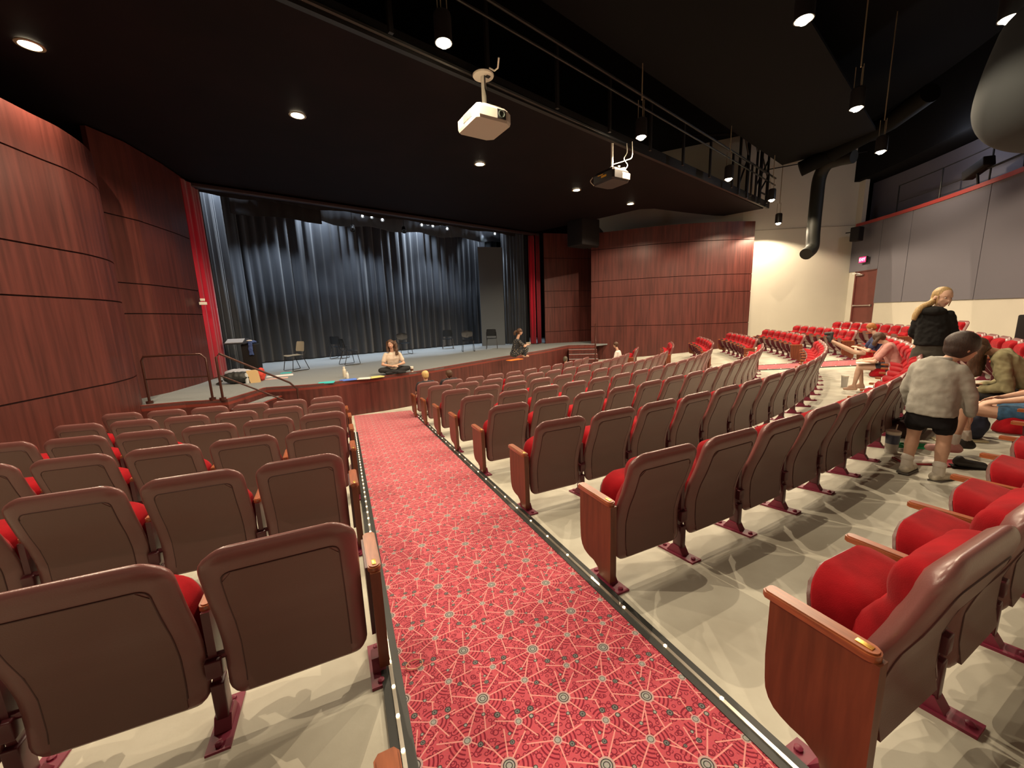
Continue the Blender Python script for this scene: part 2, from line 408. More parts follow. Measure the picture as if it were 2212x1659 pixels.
# left edge runs (-4.01,9.62)..(-0.44,1.21); right edge (-2.18,8.59)..(0.84,1.04)
dL = (Vector((-0.37, 1.05)) - Vector((-3.76, 9.01))); dR = (Vector((0.78, 0.98)) - Vector((-2.32, 8.88)))
A0 = Vector((-3.76, 9.01)) - dL*0.012; A1 = Vector((-3.76, 9.01)) + dL*1.16
B0 = Vector((-2.32, 8.88)) - dR*0.060; B1 = Vector((-2.32, 8.88)) + dR*1.16
tag(obj('aisle_carpet', strip_on_floor(A0, A1, B0, B1, 40, 0.002), M_carpet, smooth=False), 'long red aisle carpet with starburst pattern running down to the stage', 'carpet')
a0, a1 = Vector(pol(9.6, 1.062)), Vector(pol(20.3, 1.062)); b0, b1 = Vector(pol(9.6, 1.122)), Vector(pol(20.3, 1.122))
tag(obj('aisle_carpet', strip_on_floor(a0, a1, b0, b1, 30, 0.002), M_carpet, smooth=False), 'far red carpet strip in the second aisle across the seating', 'carpet')

def aisle_light(p0, p1, label, grp, side, pitch=0.28):
    d = (p1-p0).normalized(); nrm = Vector((-d.y, d.x))*side; n = 30; L = (p1-p0).length
    root = empty('aisle_light_strip', (p0.x, p0.y, fz(p0.x, p0.y)), 0, label, 'light strip', grp)
    o3 = Vector((p0.x, p0.y, fz(p0.x, p0.y)))
    def along(w0, w1, h0, h1, mat, name):
        bm = new(); prev = None
        for i in range(n+1):
            q = p0 + (p1-p0)*(i/n); pts = []
            for w_, h_ in ((w0, h0), (w1, h0), (w1, h1), (w0, h1)):
                c = q + nrm*w_; pts.append(bm.verts.new(Vector((c.x, c.y, fz(c.x, c.y)+h_)) - o3))
            if prev:
                for k in range(4): bm.faces.new((prev[k], prev[(k+1) % 4], pts[(k+1) % 4], pts[k]))
            else: bm.faces.new(pts)
            prev = pts
        bm.faces.new(prev[::-1]); return obj(name, bm, mat, root, smooth=False)
    along(-0.016, 0.062, 0.0, 0.016, M_blackstrip, 'rubber_strip'); along(0.016, 0.030, 0.016, 0.021, M_alu, 'metal_channel')
    bm = new(); k = 0.06
    while k < L-0.1:
        q = p0 + d*k + nrm*0.023
        for zz in range(1):
            bmesh.ops.create_icosphere(bm, subdivisions=1, radius=0.0085, matrix=Matrix.Translation(Vector((q.x, q.y, fz(q.x, q.y)+0.021))-o3))
        k += pitch
    obj('led_dots', bm, M_led, root)
    return root
qa = Vector((-3.76, 9.01)) + dL*0.26
aisle_light(qa, A1, 'black and metal light strip along the left edge of the aisle carpet', 'light strips along the near aisle', -1, 0.14)
aisle_light(Vector((-2.32, 8.88)) + dR*0.01, B1, 'black and metal light strip along the right edge of the aisle carpet', 'light strips along the near aisle', 1)
aisle_light(Vector(pol(11.0, 1.062)), Vector(pol(20.2, 1.062)), 'light strip along the near edge of the far aisle carpet', 'light strips along the far aisle', -1)
aisle_light(Vector(pol(11.0, 1.122)), Vector(pol(20.2, 1.122)), 'light strip along the far edge of the far aisle carpet', 'light strips along the far aisle', 1)

# ---- stage
lip_px = [(575, 838), (640, 834), (700, 829), (760, 821), (830, 813), (900, 803), (1000, 786), (1100, 769), (1180, 756), (1228, 746.5)]
lip = [at_z(u, v, ZS) for u, v in lip_px]; lip = [Vector((p.x, p.y)) for p in lip]
lips = smoothpath(lip, 45)
pf = [at_z(u, v, ZS) for u, v in ((322, 876), (400, 869), (492, 863.5))]; pf = [Vector((p.x, p.y)) for p in pf]
plat0 = pf[0].copy(); pf.insert(0, pf[0] + (pf[0]-pf[1]).normalized()*0.85)
stairL = Vector(lip[0])          # lip corner at the head of the left steps
rs0 = lip[-1]; rs1 = at_z(1288, 745, ZS); rs1 = Vector((rs1.x, rs1.y))
poly = [tuple(p) for p in pf] + [tuple(p) for p in lips] + [tuple(rs1), (4.6, 17.6), (6.5, 19.6), (1.5, 26), (-6, 26), (-16, 17), (-9.6, 9.6), (-8.0, 8.2)]
bm = new(); prism(bm, poly, ZS-0.05, ZS, mi=0); st = struct('floor_stage', bm, M_stagef)
bm = new()
front = [tuple(p) for p in pf] + [tuple(p) for p in lips] + [tuple(rs1)]
wall_strip(bm, front, -2.75, ZS-0.10, 0.12, 1, mi=0)
wall_strip(bm, [tuple(Vector(p)) for p in front], ZS-0.10, ZS+0.012, 0.05, 1, mi=1)
struct('wall_stage_front', bm, [M_wood, M_edge])

def steps(name, label, a, b, dirv, n, rise, run, mat_t):
    root = empty(name, (a.x, a.y, ZS), 0, label, 'stairs')
    o3 = Vector((a.x, a.y, ZS)); d = dirv.normalized()
    for i in range(n):
        p0 = a + d*run*i; p1 = b + d*run*i; z = ZS - rise*(i+1)
        bm = new(); prism(bm, [(p0.x-o3.x, p0.y-o3.y), (p1.x-o3.x, p1.y-o3.y), (p1.x+d.x*run-o3.x, p1.y+d.y*run-o3.y), (p0.x+d.x*run-o3.x, p0.y+d.y*run-o3.y)], z-0.9-o3.z+0.0 if False else -1.25, z-o3.z, mi=0, mtop=1)
        obj('step', bm, [M_wood, M_stagef], root, smooth=False)
        bm = new(); q0, q1 = p0+d*run, p1+d*run
        tube(bm, [(q0.x-o3.x, q0.y-o3.y, z-o3.z-0.01), (q1.x-o3.x, q1.y-o3.y, z-o3.z-0.01)], 0.018, 6)
        obj('nosing', bm, M_edge, root)
    return root
ls_a, ls_b = pf[-1]+Vector((0.02, 0.02)), stairL
dd = (ls_b-ls_a); steps('stage_steps', 'carpeted wooden steps down from the left end of the stage', ls_a, ls_b, Vector((dd.y, -dd.x)), 4, 0.19, 0.30, M_stagef)
dd = (rs1-rs0); steps('stage_steps', 'red-brown wooden steps at the right end of the stage', rs0, rs1, Vector((dd.y, -dd.x)), 4, 0.17, 0.32, M_stagef)

# soffit over the first rows, proscenium header and masking
bm = new()
sof = [un(-12, 0.0), un(-12, 7.95), un(10.55, 7.72), un(10.45, 6.35), un(10.05, 6.15), un(8.6, 5.75), un(6.9, 5.35), un(6.5, 5.0), un(6.35, 3.0), un(5.9, -0.2)]
prism(bm, sof, 3.62, 3.74); struct('ceiling_soffit', bm, M_soffit)
bm = new()
box(bm, (*un(0.0, -0.12), 5.1), (26, 0.16, 3.2), rz=math.atan2(U.y, U.x)); struct('wall_header', bm, M_soffit)
bm = new(); box(bm, (*un(0.0, 0.02), 3.53), (12.4, 0.16, 0.10), rz=math.atan2(U.y, U.x), bev=0.02); struct('trim_2', bm, nm('header_trim', (0.035, 0.018, 0.020), 0.4))
# fascia / catwalk box at the soffit's front edge
RZU = math.atan2(U.y, U.x)
bm = new()
box(bm, (*un(-0.7, 7.86), 3.70), (22.6, 0.08, 0.22), rz=RZU)
tube(bm, [(*un(-12, 8.0), 3.66), (*un(10.5, 7.78), 3.66)], 0.035)
cw = empty('catwalk', (0, 0, 0), 0, 'black steel lighting catwalk running above the seats parallel to the stage', 'catwalk')
obj('edge_beam', bm, M_cat, cw)
bm = new(); tube(bm, [(*un(-12, 8.3), 4.55), (*un(10.4, 8.1), 4.55)], 0.03); tube(bm, [(*un(-12, 8.3), 4.32), (*un(10.4, 8.1), 4.32)], 0.022)
obj('guard_rail', bm, M_cat, cw)
for i in range(13):
    u_ = -9.0 + i*1.55
    bm = new(); box(bm, (*un(u_, 8.12), 4.08), (0.06, 0.05, 1.0), rz=RZU); obj('upright', bm, M_cat, cw, smooth=False)
bm = new(); box(bm, (*un(-0.7, 9.6), 4.95), (22, 2.6, 0.06), rz=RZU) ; obj('deck', bm, M_ceil, cw, smooth=False)
for i, u_ in enumerate((7.6, 8.3, 9.1, 9.5, 10.2)):
    bm = new(); tube(bm, [(*un(u_, 7.9), 3.6), (*un(u_, 7.9), 6.65)], 0.055 if i % 2 else 0.04); obj('truss_post', bm, M_cat, cw)
for (ua, za, ub, zb_) in ((7.6, 3.9, 8.3, 4.9), (8.3, 4.9, 7.6, 5.8), (9.5, 4.0, 10.2, 4.6), (10.2, 4.6, 9.5, 5.2), (9.1, 4.1, 10.2, 5.2), (9.5, 5.2, 10.2, 5.8), (7.6, 5.4, 10.2, 5.4), (9.5, 4.0, 10.2, 4.0), (8.3, 6.0, 9.1, 5.2)):
    bm = new(); tube(bm, [(*un(ua, 7.9), za), (*un(ub, 7.9), zb_)], 0.028); obj('truss_brace', bm, M_cat, cw)
# roof trusses seen against the white wall
rt = empty('roof_truss', (0, 0, 0), 0, 'dark roof truss members in front of the upper white wall', 'truss')
for (p, q, r) in (((7.6, 13.6, 6.6), (10.4, 14.4, 5.0), .07), ((10.4, 14.4, 5.0), (11.6, 15.0, 6.6), .06), ((6.4, 14.8, 5.9), (13.2, 14.8, 5.9), .05), ((9.6, 15.4, 4.9), (13.2, 15.4, 5.4), .018)):
    bm = new(); tube(bm, [p, q], r); obj('truss_member', bm, M_black, rt)

# ---- stage curtains
def curtain(name, pts, z0, z1, mat, amp=0.06, wl=0.22, seed=1, label='', cat='curtain', group=None, wavybot=0.0, th=0.02):
    rnd = random.Random(seed); path = []
    P = [Vector(p) for p in pts]; Ls = [0]
    for a, b in zip(P, P[1:]): Ls.append(Ls[-1]+(b-a).length)
    tot = Ls[-1]; n = max(24, int(tot/0.035)); s = 0; phs = [(rnd.uniform(0, 6.28), rnd.uniform(0.75, 1.3)) for _ in range(4)]
    bm = new(); rows = []; zz = [z1, z1-(z1-z0)*0.25, z1-(z1-z0)*0.6, z0]
    acc = 0; cols = []
    for i in range(n+1):
        s = tot*i/n; k = max(j for j in range(len(Ls)) if Ls[j] <= s+1e-9); k = min(k, len(P)-2)
        t = (s-Ls[k])/max(1e-6, Ls[k+1]-Ls[k]); p = P[k].lerp(P[k+1], t); tn = (P[k+1]-P[k]).normalized(); nv = Vector((-tn.y, tn.x))
        loc = 0.62 + 0.38*math.sin(s*1.7+phs[0][0])*math.sin(s*0.53+phs[1][0])
        f = math.sin(2*PI*s/wl*phs[0][1] + 1.2*math.sin(s*2.1+phs[2][0]) + phs[1][0])
        f = math.copysign(abs(f)**0.65, f); f2 = math.sin(2*PI*s/(wl*2.7)+phs[3][0]) + 0.35*math.sin(2*PI*s/(wl*0.46)+phs[2][0])
        col = []
        for j, z in enumerate(zz):
            q = p + nv*amp*loc*(f*0.62*(1.0+0.12*j) + 0.38*f2*(1+0.15*j))
            zb_ = z + (wavybot*math.sin(s*3.1+phs[2][0]) if j == 3 else 0)
            col.append((q, zb_))
        cols.append(col)
    V = [[bm.verts.new((q.x, q.y, z)) for q, z in c] for c in cols]
    for a, b in zip(V, V[1:]):
        for j in range(3): bm.faces.new((a[j], b[j], b[j+1], a[j+1]))
    bmesh.ops.recalc_face_normals(bm, faces=bm.faces)
    geo = bmesh.ops.solidify(bm, geom=list(bm.faces), thickness=th)
    o = obj(name, bm, mat, smooth=False); o.data.shade_smooth()
    return tag(o, label, cat, group)
zc = ZS+0.03
bcL = at_z(560, 786, ZS); bcR = at_z(1095, 742.5, ZS); bcM = at_z(880, 754, ZS)
curtain('stage_curtain', [un(-5.6, -3.1), un(6.4, -3.2)], zc, 5.3, M_curt, 0.13, 0.36, 3, 'wide black pleated curtain hanging across the back of the stage')
legL0 = at_z(494, 800, ZS)
curtain('stage_curtain', [un(-5.95, -0.60), un(-5.45, -1.35)], zc, 5.0, M_curt, 0.085, 0.17, 5, 'black side curtain behind the left red drape, brightly lit at its top')
curtain('stage_curtain', [un(-5.9, -2.2), un(-4.9, -2.9)], zc, 4.6, M_curt, 0.07, 0.22, 9, 'dark side curtain at the left of the stage behind the music stand')
rl0 = at_z(1090, 744, ZS); rl1 = at_z(1138, 745, ZS)
curtain('stage_curtain', [(rl0.x, rl0.y), (rl1.x, rl1.y)], zc, 4.6, M_curt, 0.07, 0.20, 11, 'black pleated side curtain at the right of the stage')
curtain('stage_curtain', [un(5.2, -0.9), un(6.2, -0.7)], zc, 4.6, M_curt, 0.05, 0.2, 12, 'narrow dark curtain just inside the right red drape')
# flat grey-black masking panel stage right
fpL = at_z(1042, 748, ZS); fpR = at_z(1092, 745, ZS)
bm = new(); wall_strip(bm, [(fpL.x, fpL.y), (fpR.x, fpR.y)], zc-0.02, 3.05, 0.05, 1)
tag(obj('masking_flat', bm, nm('flat_cloth', (0.075, 0.085, 0.095), 0.8)), 'smooth dark grey flat panel beside the right side curtain', 'stage flat')
# borders
curtain('border_curtain', [un(-6.2, -0.5), un(6.0, -0.5)], 3.50, 4.9, M_black, 0.04, 0.5, 21, 'front black border hanging just behind the stage opening', 'curtain', wavybot=0.03)
curtain('border_curtain', [un(-2.9, -2.0), un(6.2, -2.0)], 3.44, 5.2, M_curt, 0.06, 0.6, 22, 'second black border lit from above, behind the front border', 'curtain', wavybot=0.05)
curtain('border_curtain', [un(-5.25, -1.05), un(-2.75, -1.05)], 3.20, 5.0, M_black, 0.03, 0.5, 23, 'short black border at the upper left of the stage opening', 'curtain', wavybot=0.03)
# stage enclosure behind the curtains
bm = new(); wall_strip(bm, [(-15.0, 14.5), (-9.2, 20.0), (-1.2, 25.5), (7, 20.8)], -1.5, 6.7, 0.15, 1); wall_strip(bm, [un(-6.15, -0.2), un(-10, -0.2), (-15.0, 14.5)], -1.5, 6.7, 0.15, 1)
struct('wall_stage_rear', bm, M_black)
# red proscenium drapes
curtain('red_drape', [un(-5.98, -0.35), un(-6.12, 0.05), un(-6.35, 0.42)], zc, 3.55, M_redcurt, 0.03, 0.16, 31, 'tall red velvet drape at the left side of the stage opening')
curtain('red_drape', [un(5.80, -0.22), un(5.90, 0.08)], zc, 3.55, M_redcurt, 0.02, 0.16, 32, 'narrow bright red drape edge at the right side of the stage opening')
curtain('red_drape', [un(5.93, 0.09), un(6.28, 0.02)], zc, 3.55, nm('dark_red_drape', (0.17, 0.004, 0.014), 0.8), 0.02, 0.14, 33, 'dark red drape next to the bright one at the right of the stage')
p = un(-6.30, 0.47)
bm = new(); box(bm, (0, 0, 0), (0.16, 0.04, 0.07), bev=0.008); box(bm, (0, 0, 0.09), (0.10, 0.04, 0.06), bev=0.006)
tag(obj('wall_box', bm, M_proj, loc=(p[0]+0.12, p[1]-0.16, 0.55), rz=RZU), 'small pale control box fixed to the left red drape jamb', 'control box')

exec_parts = True

# ------------------------------------------------------------------ LAMPS (the room's own fixtures, their light, and some added unseen fill)
def spot(name, loc, power, color, size_deg, blend, radius, aim=None, parent=None):
    ld = bpy.data.lights.new(name, 'SPOT'); ld.energy = power; ld.color = color; ld.spot_size = math.radians(size_deg); ld.spot_blend = blend
    ld.shadow_soft_size = radius
    o = bpy.data.objects.new(name, ld); COL.objects.link(o); o.location = loc
    if aim is not None: o.rotation_euler = (Vector(aim)-Vector(loc)).to_track_quat('-Z', 'Y').to_euler()
    if parent: o.parent = parent
    return o
def make_pendant(rod):
    root = empty('pendant_lamp', (0, 0, 0))
    bm = new(); lathe(bm, [(0.075, 0.36), (0.105, 0.34), (0.115, 0.30), (0.115, 0.0), (0.105, 0.0), (0.10, 0.20), (0.03, 0.24)], 20); obj('can', bm, M_blackm, root)
    bm = new(); lathe(bm, [(0.012, 0.12), (0.070, 0.09), (0.086, 0.04), (0.075, -0.015), (0.04, -0.045), (0.01, -0.05)], 16); obj('bulb', bm, M_bulb, root)
    bm = new()
    for k in range(3):
        a = 2*PI*k/3+0.5; tube(bm, [(0.07*math.cos(a), 0.07*math.sin(a), 0.35), (0.07*math.cos(a), 0.07*math.sin(a), 0.72)], 0.007, 6)
    tube(bm, [(0, 0, 0.70), (0, 0, rod)], 0.012, 6); obj('hanger', bm, M_reflector if rod < 99 else M_cat, root)
    return root
def make_downlight():
    root = empty('ceiling_downlight', (0, 0, 0))
    bm = new(); lathe(bm, [(0.14, 0.012), (0.14, 0.0), (0.105, -0.004), (0.10, 0.01)], 22); obj('trim_ring', bm, M_reflector, root)
    bm = new(); lathe(bm, [(0.10, 0.012), (0.085, 0.0), (0.04, -0.012), (0.01, -0.016)], 18); obj('lamp_lens', bm, M_bulb, root)
    return root
PENDL = [(-3.78, 8.45, 3.52, 'second pendant lamp from the left, directly above the near aisle'), (0.98, 8.42, 3.55, 'bright pendant lamp on three rods just above the dark projector'),
         (5.48, 8.42, 3.55, 'pendant lamp in front of the black truss at the catwalk end'), (9.0, 8.45, 3.52, 'pendant lamp just right of the catwalk end, against the white wall'),
         (10.9, 8.15, 3.05, 'small black can pendant hanging alone in front of the white wall')]
pl0 = None
PENDL = PENDL + [(-8.6, 8.5, 3.6, None)]  # unlabelled entry: fill spot added out of view, no fixture built
for u_, n_, z_, lb in PENDL:
    x, y = un(u_, n_)
    if lb:
        if pl0 is None: pl0 = make_pendant(3.0); pl = pl0
        else: pl = copy_tree(pl0)
        pl.location = (x, y, z_); tag(pl, lb, 'pendant lamp', 'pendant lamps')
    spot('house_light', (x, y, z_-0.06), HOUSE_W*1.1, WARM, 150, 0.22, 0.012)
for u_, n_, z_, lb in ((-0.24, 11.5, 3.62, 'large pendant lamp high at the top right of the near rows'), (3.42, 11.47, 3.62, 'pendant lamp above the hanging black duct, the nearer of two'),
                       (6.78, 11.42, 3.62, 'pendant lamp further back above the gallery corner'), (1.97, 13.23, 3.62, 'pendant lamp in the top right corner above the grey duct'),
                       (-4.3, 11.6, 3.7, None), (-8.2, 11.6, 3.7, None)):  # the two unlabelled ones are unseen fill spots added for the seat backs
    x, y = un(u_, n_)
    if lb:
        pl = copy_tree(pl0); pl.location = (x, y, z_); tag(pl, lb, 'pendant lamp', 'pendant lamps')
    spot('house_light', (x, y, z_-0.06), HOUSE_W*(0.95 if lb else 0.55), WARM, 150, 0.25, 0.016)
dl0 = None
for u_, n_, lb in ((-7.86, 5.11, 'recessed downlight beside the left wood wall, washing it red'), (-4.78, 5.16, 'recessed downlight above the left seats near the stage'),
                   (-0.81, 5.18, 'recessed downlight just below the white projector'), (2.75, 5.19, 'recessed downlight left of the dark projector'), (5.52, 5.25, 'small recessed downlight below the dark projector')):
    x, y = un(u_, n_)
    if dl0 is None: dl0 = make_downlight(); d_ = dl0
    else: d_ = copy_tree(dl0)
    d_.location = (x, y, 3.60); tag(d_, lb, 'downlight', 'recessed downlights')
    spot('house_light', (x, y, 3.555), HOUSE_W*(0.85 if u_ > -7 else 0.8), WARM, 150, 0.25, 0.016)
# stage lanterns behind the borders
M_duct = nm('duct_black', (0.012, 0.012, 0.009), 0.6, 0.25)
def lantern(name, loc, aim, label, group, lit=True):
    root = empty(name, loc, 0, label, 'stage light', group)
    q = (Vector(aim)-Vector(loc)).to_track_quat('-Z', 'Y').to_matrix().to_4x4()
    bm = new(); lathe(bm, [(0.03, 0.24), (0.08, 0.2), (0.09, 0.05), (0.10, 0.0), (0.085, 0.0), (0.07, 0.03)], 14); bmesh.ops.transform(bm, matrix=q, verts=bm.verts); obj('housing', bm, M_blackm, root)
    bm = new(); lathe(bm, [(0.034, 0.01), (0.02, 0.0), (0.003, -0.004)], 12); bmesh.ops.transform(bm, matrix=q, verts=bm.verts); obj('lens', bm, M_coolbulb if lit else M_black, root)
    bm = new(); tube(bm, [(0, 0, 0.1), (0, 0, 0.75)], 0.012, 6); obj('clamp', bm, M_blackm, root)
    return root
SLP = [(783, 467), (803, 468.5), (826, 475), (911, 486), (924, 484), (935, 488), (950, 484), (966, 494), (1069, 505), (1085, 507), (762, 497), (873, 500)]
def at_n(u, v, n):
    d = ray(u, v); o = Vector((OX, OY)); k = (n + o.dot(N))/ (Vector((d.x, d.y)).dot(N)); return d*k
for i, (u_, v_) in enumerate(SLP):
    p = at_n(u_, v_, -1.5)
    lantern('stage_lantern', p, p + (ray(u_, v_)*-2 + Vector((0, 0, -2.2))), 'small bright stage lantern glinting beneath the black borders' if i < 10 else 'unlit black stage lantern hanging below the black borders',
            'lit stage lanterns' if i < 10 else 'unlit stage lanterns', lit=i < 10)
# the washes those lanterns give
def wash(u_, v_, back, z, power, ang=62, dz=-4.0, lean=0.25):
    p = at_z(u_, v_, ZS); q = Vector((p.x, p.y)) + N*back
    spot('stage_light', (q.x, q.y, z), power, COOL, ang, 0.55, 0.05, aim=(q.x-N.x*lean*4, q.y-N.y*lean*4, z-4))
for u_, pw, a_ in ((-2.3, 420, 96), (1.55, 420, 96), (4.9, 170, 80)):
    x, y = un(u_, -2.62); spot('stage_light', (x, y, 4.75), pw, COOL, a_, 0.5, 0.05, aim=(x-N.x*0.05, y-N.y*0.05, 0))
for u_ in (-1.6, 1.8, 4.6):
    x, y = un(u_, -1.25); spot('stage_light', (x, y, 4.7), 75, COOL, 100, 0.6, 0.05, aim=(x-N.x*0.8, y-N.y*0.8, 3.2))
x, y = un(-5.1, -0.55); spot('stage_light', (x, y, 4.5), 230, COOL, 95, 0.5, 0.05, aim=(x-0.5, y-0.1, 2.5))
x, y = un(5.5, -1.4); spot('stage_light', (x, y, 3.45), 60, COOL, 70, 0.5, 0.05, aim=(x+0.05, y+0.2, 0))
for u_ in (-4.0, -0.8, 2.2, 4.6):
    x, y = un(u_, -2.0); spot('stage_light', (x, y, 3.7), 260, COOL, 105, 0.6, 0.08, aim=(x+N.x*0.2, y+N.y*0.2, -1.4))
# gallery wash on the grey wall
for th, r, z, pw, aimth in ((1.30, 18.6, 3.6, 120, 1.31),):
    x, y = pol(r, th); ax, ay = pol(RB, aimth)
    spot('house_light', (x, y, z), pw, WARM, 110, 0.6, 0.05, aim=(ax, ay, 1.8))

# ------------------------------------------------------------------ THEATRE SEATS
def rrect_poly(w, h, r, n=5, top_only=False):
    """rounded rectangle outline in (x,z), z from 0 to h"""
    pts = []
    rb = 0.02 if top_only else r
    for cx, cz, a0, rr in ((w/2-rb, rb, -PI/2, rb), (w/2-r, h-r, 0, r), (-w/2+r, h-r, PI/2, r), (-w/2+rb, rb, PI, rb)):
        for i in range(n+1):
            a = a0 + (PI/2)*i/n; pts.append((cx+rr*math.cos(a), cz+rr*math.sin(a)))
    return pts
def yc(z):   # rear surface of the back, S shaped
    pts = [(0.20, 0.105), (0.30, 0.122), (0.42, 0.122), (0.52, 0.098), (0.62, 0.058), (0.72, 0.026), (0.80, 0.004), (0.86, -0.004)]
    for (a, ya), (b, yb) in zip(pts, pts[1:]):
        if z <= b:
            t = max(0, (z-a)/(b-a)); t = t*t*(3-2*t) if False else t; return ya+(yb-ya)*t
    return pts[-1][1]
def shell_slab(w, z0, z1, r, front, back, rings=5, inset_prof=None, nz=18):
    """closed padded slab following the S curve: outline grid in x,z with rounded corners"""
    bm = new(); H = z1-z0; NX = 12; F_ = []; B_ = []
    for j in range(nz+1):
        t = j/nz; z = z0 + H*t
        # half width with rounded corners
        hw = w/2
        dz1 = z1-z
        if dz1 < r: hw = w/2 - r + math.sqrt(max(0, r*r-(r-dz1)**2))
        rb = 0.035
        if z-z0 < rb: hw = min(hw, w/2 - rb + math.sqrt(max(0, rb*rb-(rb-(z-z0))**2)))
        hw = max(hw, 0.012 if j in (0, nz) else 0.02)
        if j == 0: hw = w/2-rb
        if j == nz: hw = w/2-r
        fa, ba = [], []
        for i in range(NX+1):
            s = i/NX*2-1; x = hw*math.copysign(1-(1-abs(s))**1.0, s)
            e = min(1.0, (1-abs(s))/0.18); e2 = math.sqrt(max(0, 1-(1-e)**2)); tz = min(1, (1-t)/0.10); tz2 = math.sqrt(max(0, 1-(1-tz)**2)); bz = min(1, t/0.06); bz2 = math.sqrt(max(0, 1-(1-bz)**2))
            pad = e2*tz2*bz2
            y = yc(z)
            mid = y + (front-back)*0.0
            fa.append(bm.verts.new((x, mid + front*(0.25+0.75*pad), z))); ba.append(bm.verts.new((x, mid - back*(0.15+0.85*pad), z)))
        F_.append(fa); B_.append(ba)
    for j in range(nz):
        for i in range(NX):
            bm.faces.new((F_[j][i], F_[j][i+1], F_[j+1][i+1], F_[j+1][i])); bm.faces.new((B_[j][i+1], B_[j][i], B_[j+1][i], B_[j+1][i+1]))
        for i in (0, NX):
            a, b, c, d = F_[j][i], F_[j+1][i], B_[j+1][i], B_[j][i]
            bm.faces.new((a, b, c, d) if i == 0 else (d, c, b, a))
    for j in (0, nz):
        for i in range(NX):
            a, b, c, d = F_[j][i], F_[j][i+1], B_[j][i+1], B_[j][i]
            bm.faces.new((d, c, b, a) if j == 0 else (a, b, c, d))
    return bm
BW = 0.490
def m_backshell():     # vinyl wrapped rim and back
    return shell_slab(BW, 0.200, 0.850, 0.075, 0.052, 0.022)
def m_backpanel():     # plastic back board with raised inset edge
    bm = new(); w, z0, z1 = BW-0.135, 0.225, 0.758; nz = 16; rows = []
    for j in range(nz+1):
        z = z0+(z1-z0)*j/nz; hw = w/2
        if z1-z < 0.03: hw = w/2-0.03+math.sqrt(max(0, 0.03**2-(0.03-(z1-z))**2))
        rows.append([(s*hw, yc(z)-0.0225-0.002, z) for s in (-1, -0.5, 0, 0.5, 1)])
    V = [[bm.verts.new(p) for p in r] for r in rows]; W_ = [[bm.verts.new((p[0], p[1]+0.012, p[2])) for p in r] for r in rows]
    for j in range(nz):
        for i in range(4): bm.faces.new((V[j][i], V[j][i+1], V[j+1][i+1], V[j+1][i]))
        bm.faces.new((V[j][0], V[j+1][0], W_[j+1][0], W_[j][0])); bm.faces.new((V[j][4], W_[j][4], W_[j+1][4], V[j+1][4]))
    for i in range(4):
        bm.faces.new((V[0][i], W_[0][i], W_[0][i+1], V[0][i+1])); bm.faces.new((V[nz][i], V[nz][i+1], W_[nz][i+1], W_[nz][i]))
    return bm
def m_backseam():      # dark stitched seam round the inset board
    bm = new(); w = BW-0.131; z0, z1, r = 0.26, 0.760, 0.03; pts = []
    for z in [z0+(z1-r-z0)*i/12 for i in range(13)]: pts.append((-w/2, z))
    for i in range(5): a = PI-(PI/2)*i/4; pts.append((-w/2+r+r*math.cos(a), z1-r+r*math.sin(a)))
    for i in range(5): a = PI/2-(PI/2)*i/4; pts.append((w/2-r+r*math.cos(a), z1-r+r*math.sin(a)))
    for z in [z1-r-(z1-r-z0)*i/12 for i in range(13)]: pts.append((w/2, z))
    tube(bm, [(x, yc(z)-0.0225, z) for x, z in pts], 0.0030, 6); return bm
def m_backcushion():   # red front of the back, with a head roll and lower pad
    bm = shell_slab(BW-0.052, 0.36, 0.822, 0.080, 0.092, -0.036, nz=20)
    for v in bm.verts:
        x, y, z = v.co
        if y > yc(z)+0.04:
            v.co.y += 0.014*math.cos((z-0.76)/0.075*PI/2) if abs(z-0.76) < 0.075 else 0
            v.co.y -= 0.018*math.exp(-((z-0.665)/0.018)**2)
            v.co.y += 0.02*math.exp(-((z-0.50)/0.09)**2)
            v.co.y -= 0.006*math.exp(-(abs(x)-0.11)**2/0.0003)
    return bm
def m_seatcushion():   # tipped-up seat: thick rounded velour pad
    bm = new(); NX, NZ = 12, 14; z0, z1, w = 0.325, 0.640, 0.450; F_, B_ = [], []
    for j in range(NZ+1):
        t = j/NZ; z = z0+(z1-z0)*t; yb = 0.172+0.110*t
        th_ = 0.070+0.095*t; r = 0.13
        hw = w/2
        if z1-z < r: hw = w/2-r+math.sqrt(max(0, r*r-(r-(z1-z))**2))
        fa, ba = [], []
        for i in range(NX+1):
            s = i/NX*2-1; x = s*hw; e = min(1, (1-abs(s))/0.22); e = math.sqrt(max(0, 1-(1-e)**2)); tt = min(1, (1-t)/0.22); tt = math.sqrt(max(0, 1-(1-tt)**2))
            k = 0.12+0.88*e*tt
            fa.append(bm.verts.new((x, yb+0.028, z))); ba.append(bm.verts.new((x, yb+0.028-th_*k, z)))
        F_.append(fa); B_.append(ba)
    for j in range(NZ):
        for i in range(NX):
            bm.faces.new((F_[j][i], F_[j][i+1], F_[j+1][i+1], F_[j+1][i])); bm.faces.new((B_[j][i+1], B_[j][i], B_[j+1][i], B_[j+1][i+1]))
        bm.faces.new((F_[j][0], F_[j+1][0], B_[j+1][0], B_[j][0])); bm.faces.new((B_[j][NX], B_[j+1][NX], F_[j+1][NX], F_[j][NX]))
    for i in range(NX):
        bm.faces.new((F_[0][i+1], F_[0][i], B_[0][i], B_[0][i+1])); bm.faces.new((F_[NZ][i], F_[NZ][i+1], B_[NZ][i+1], B_[NZ][i]))
    return bm
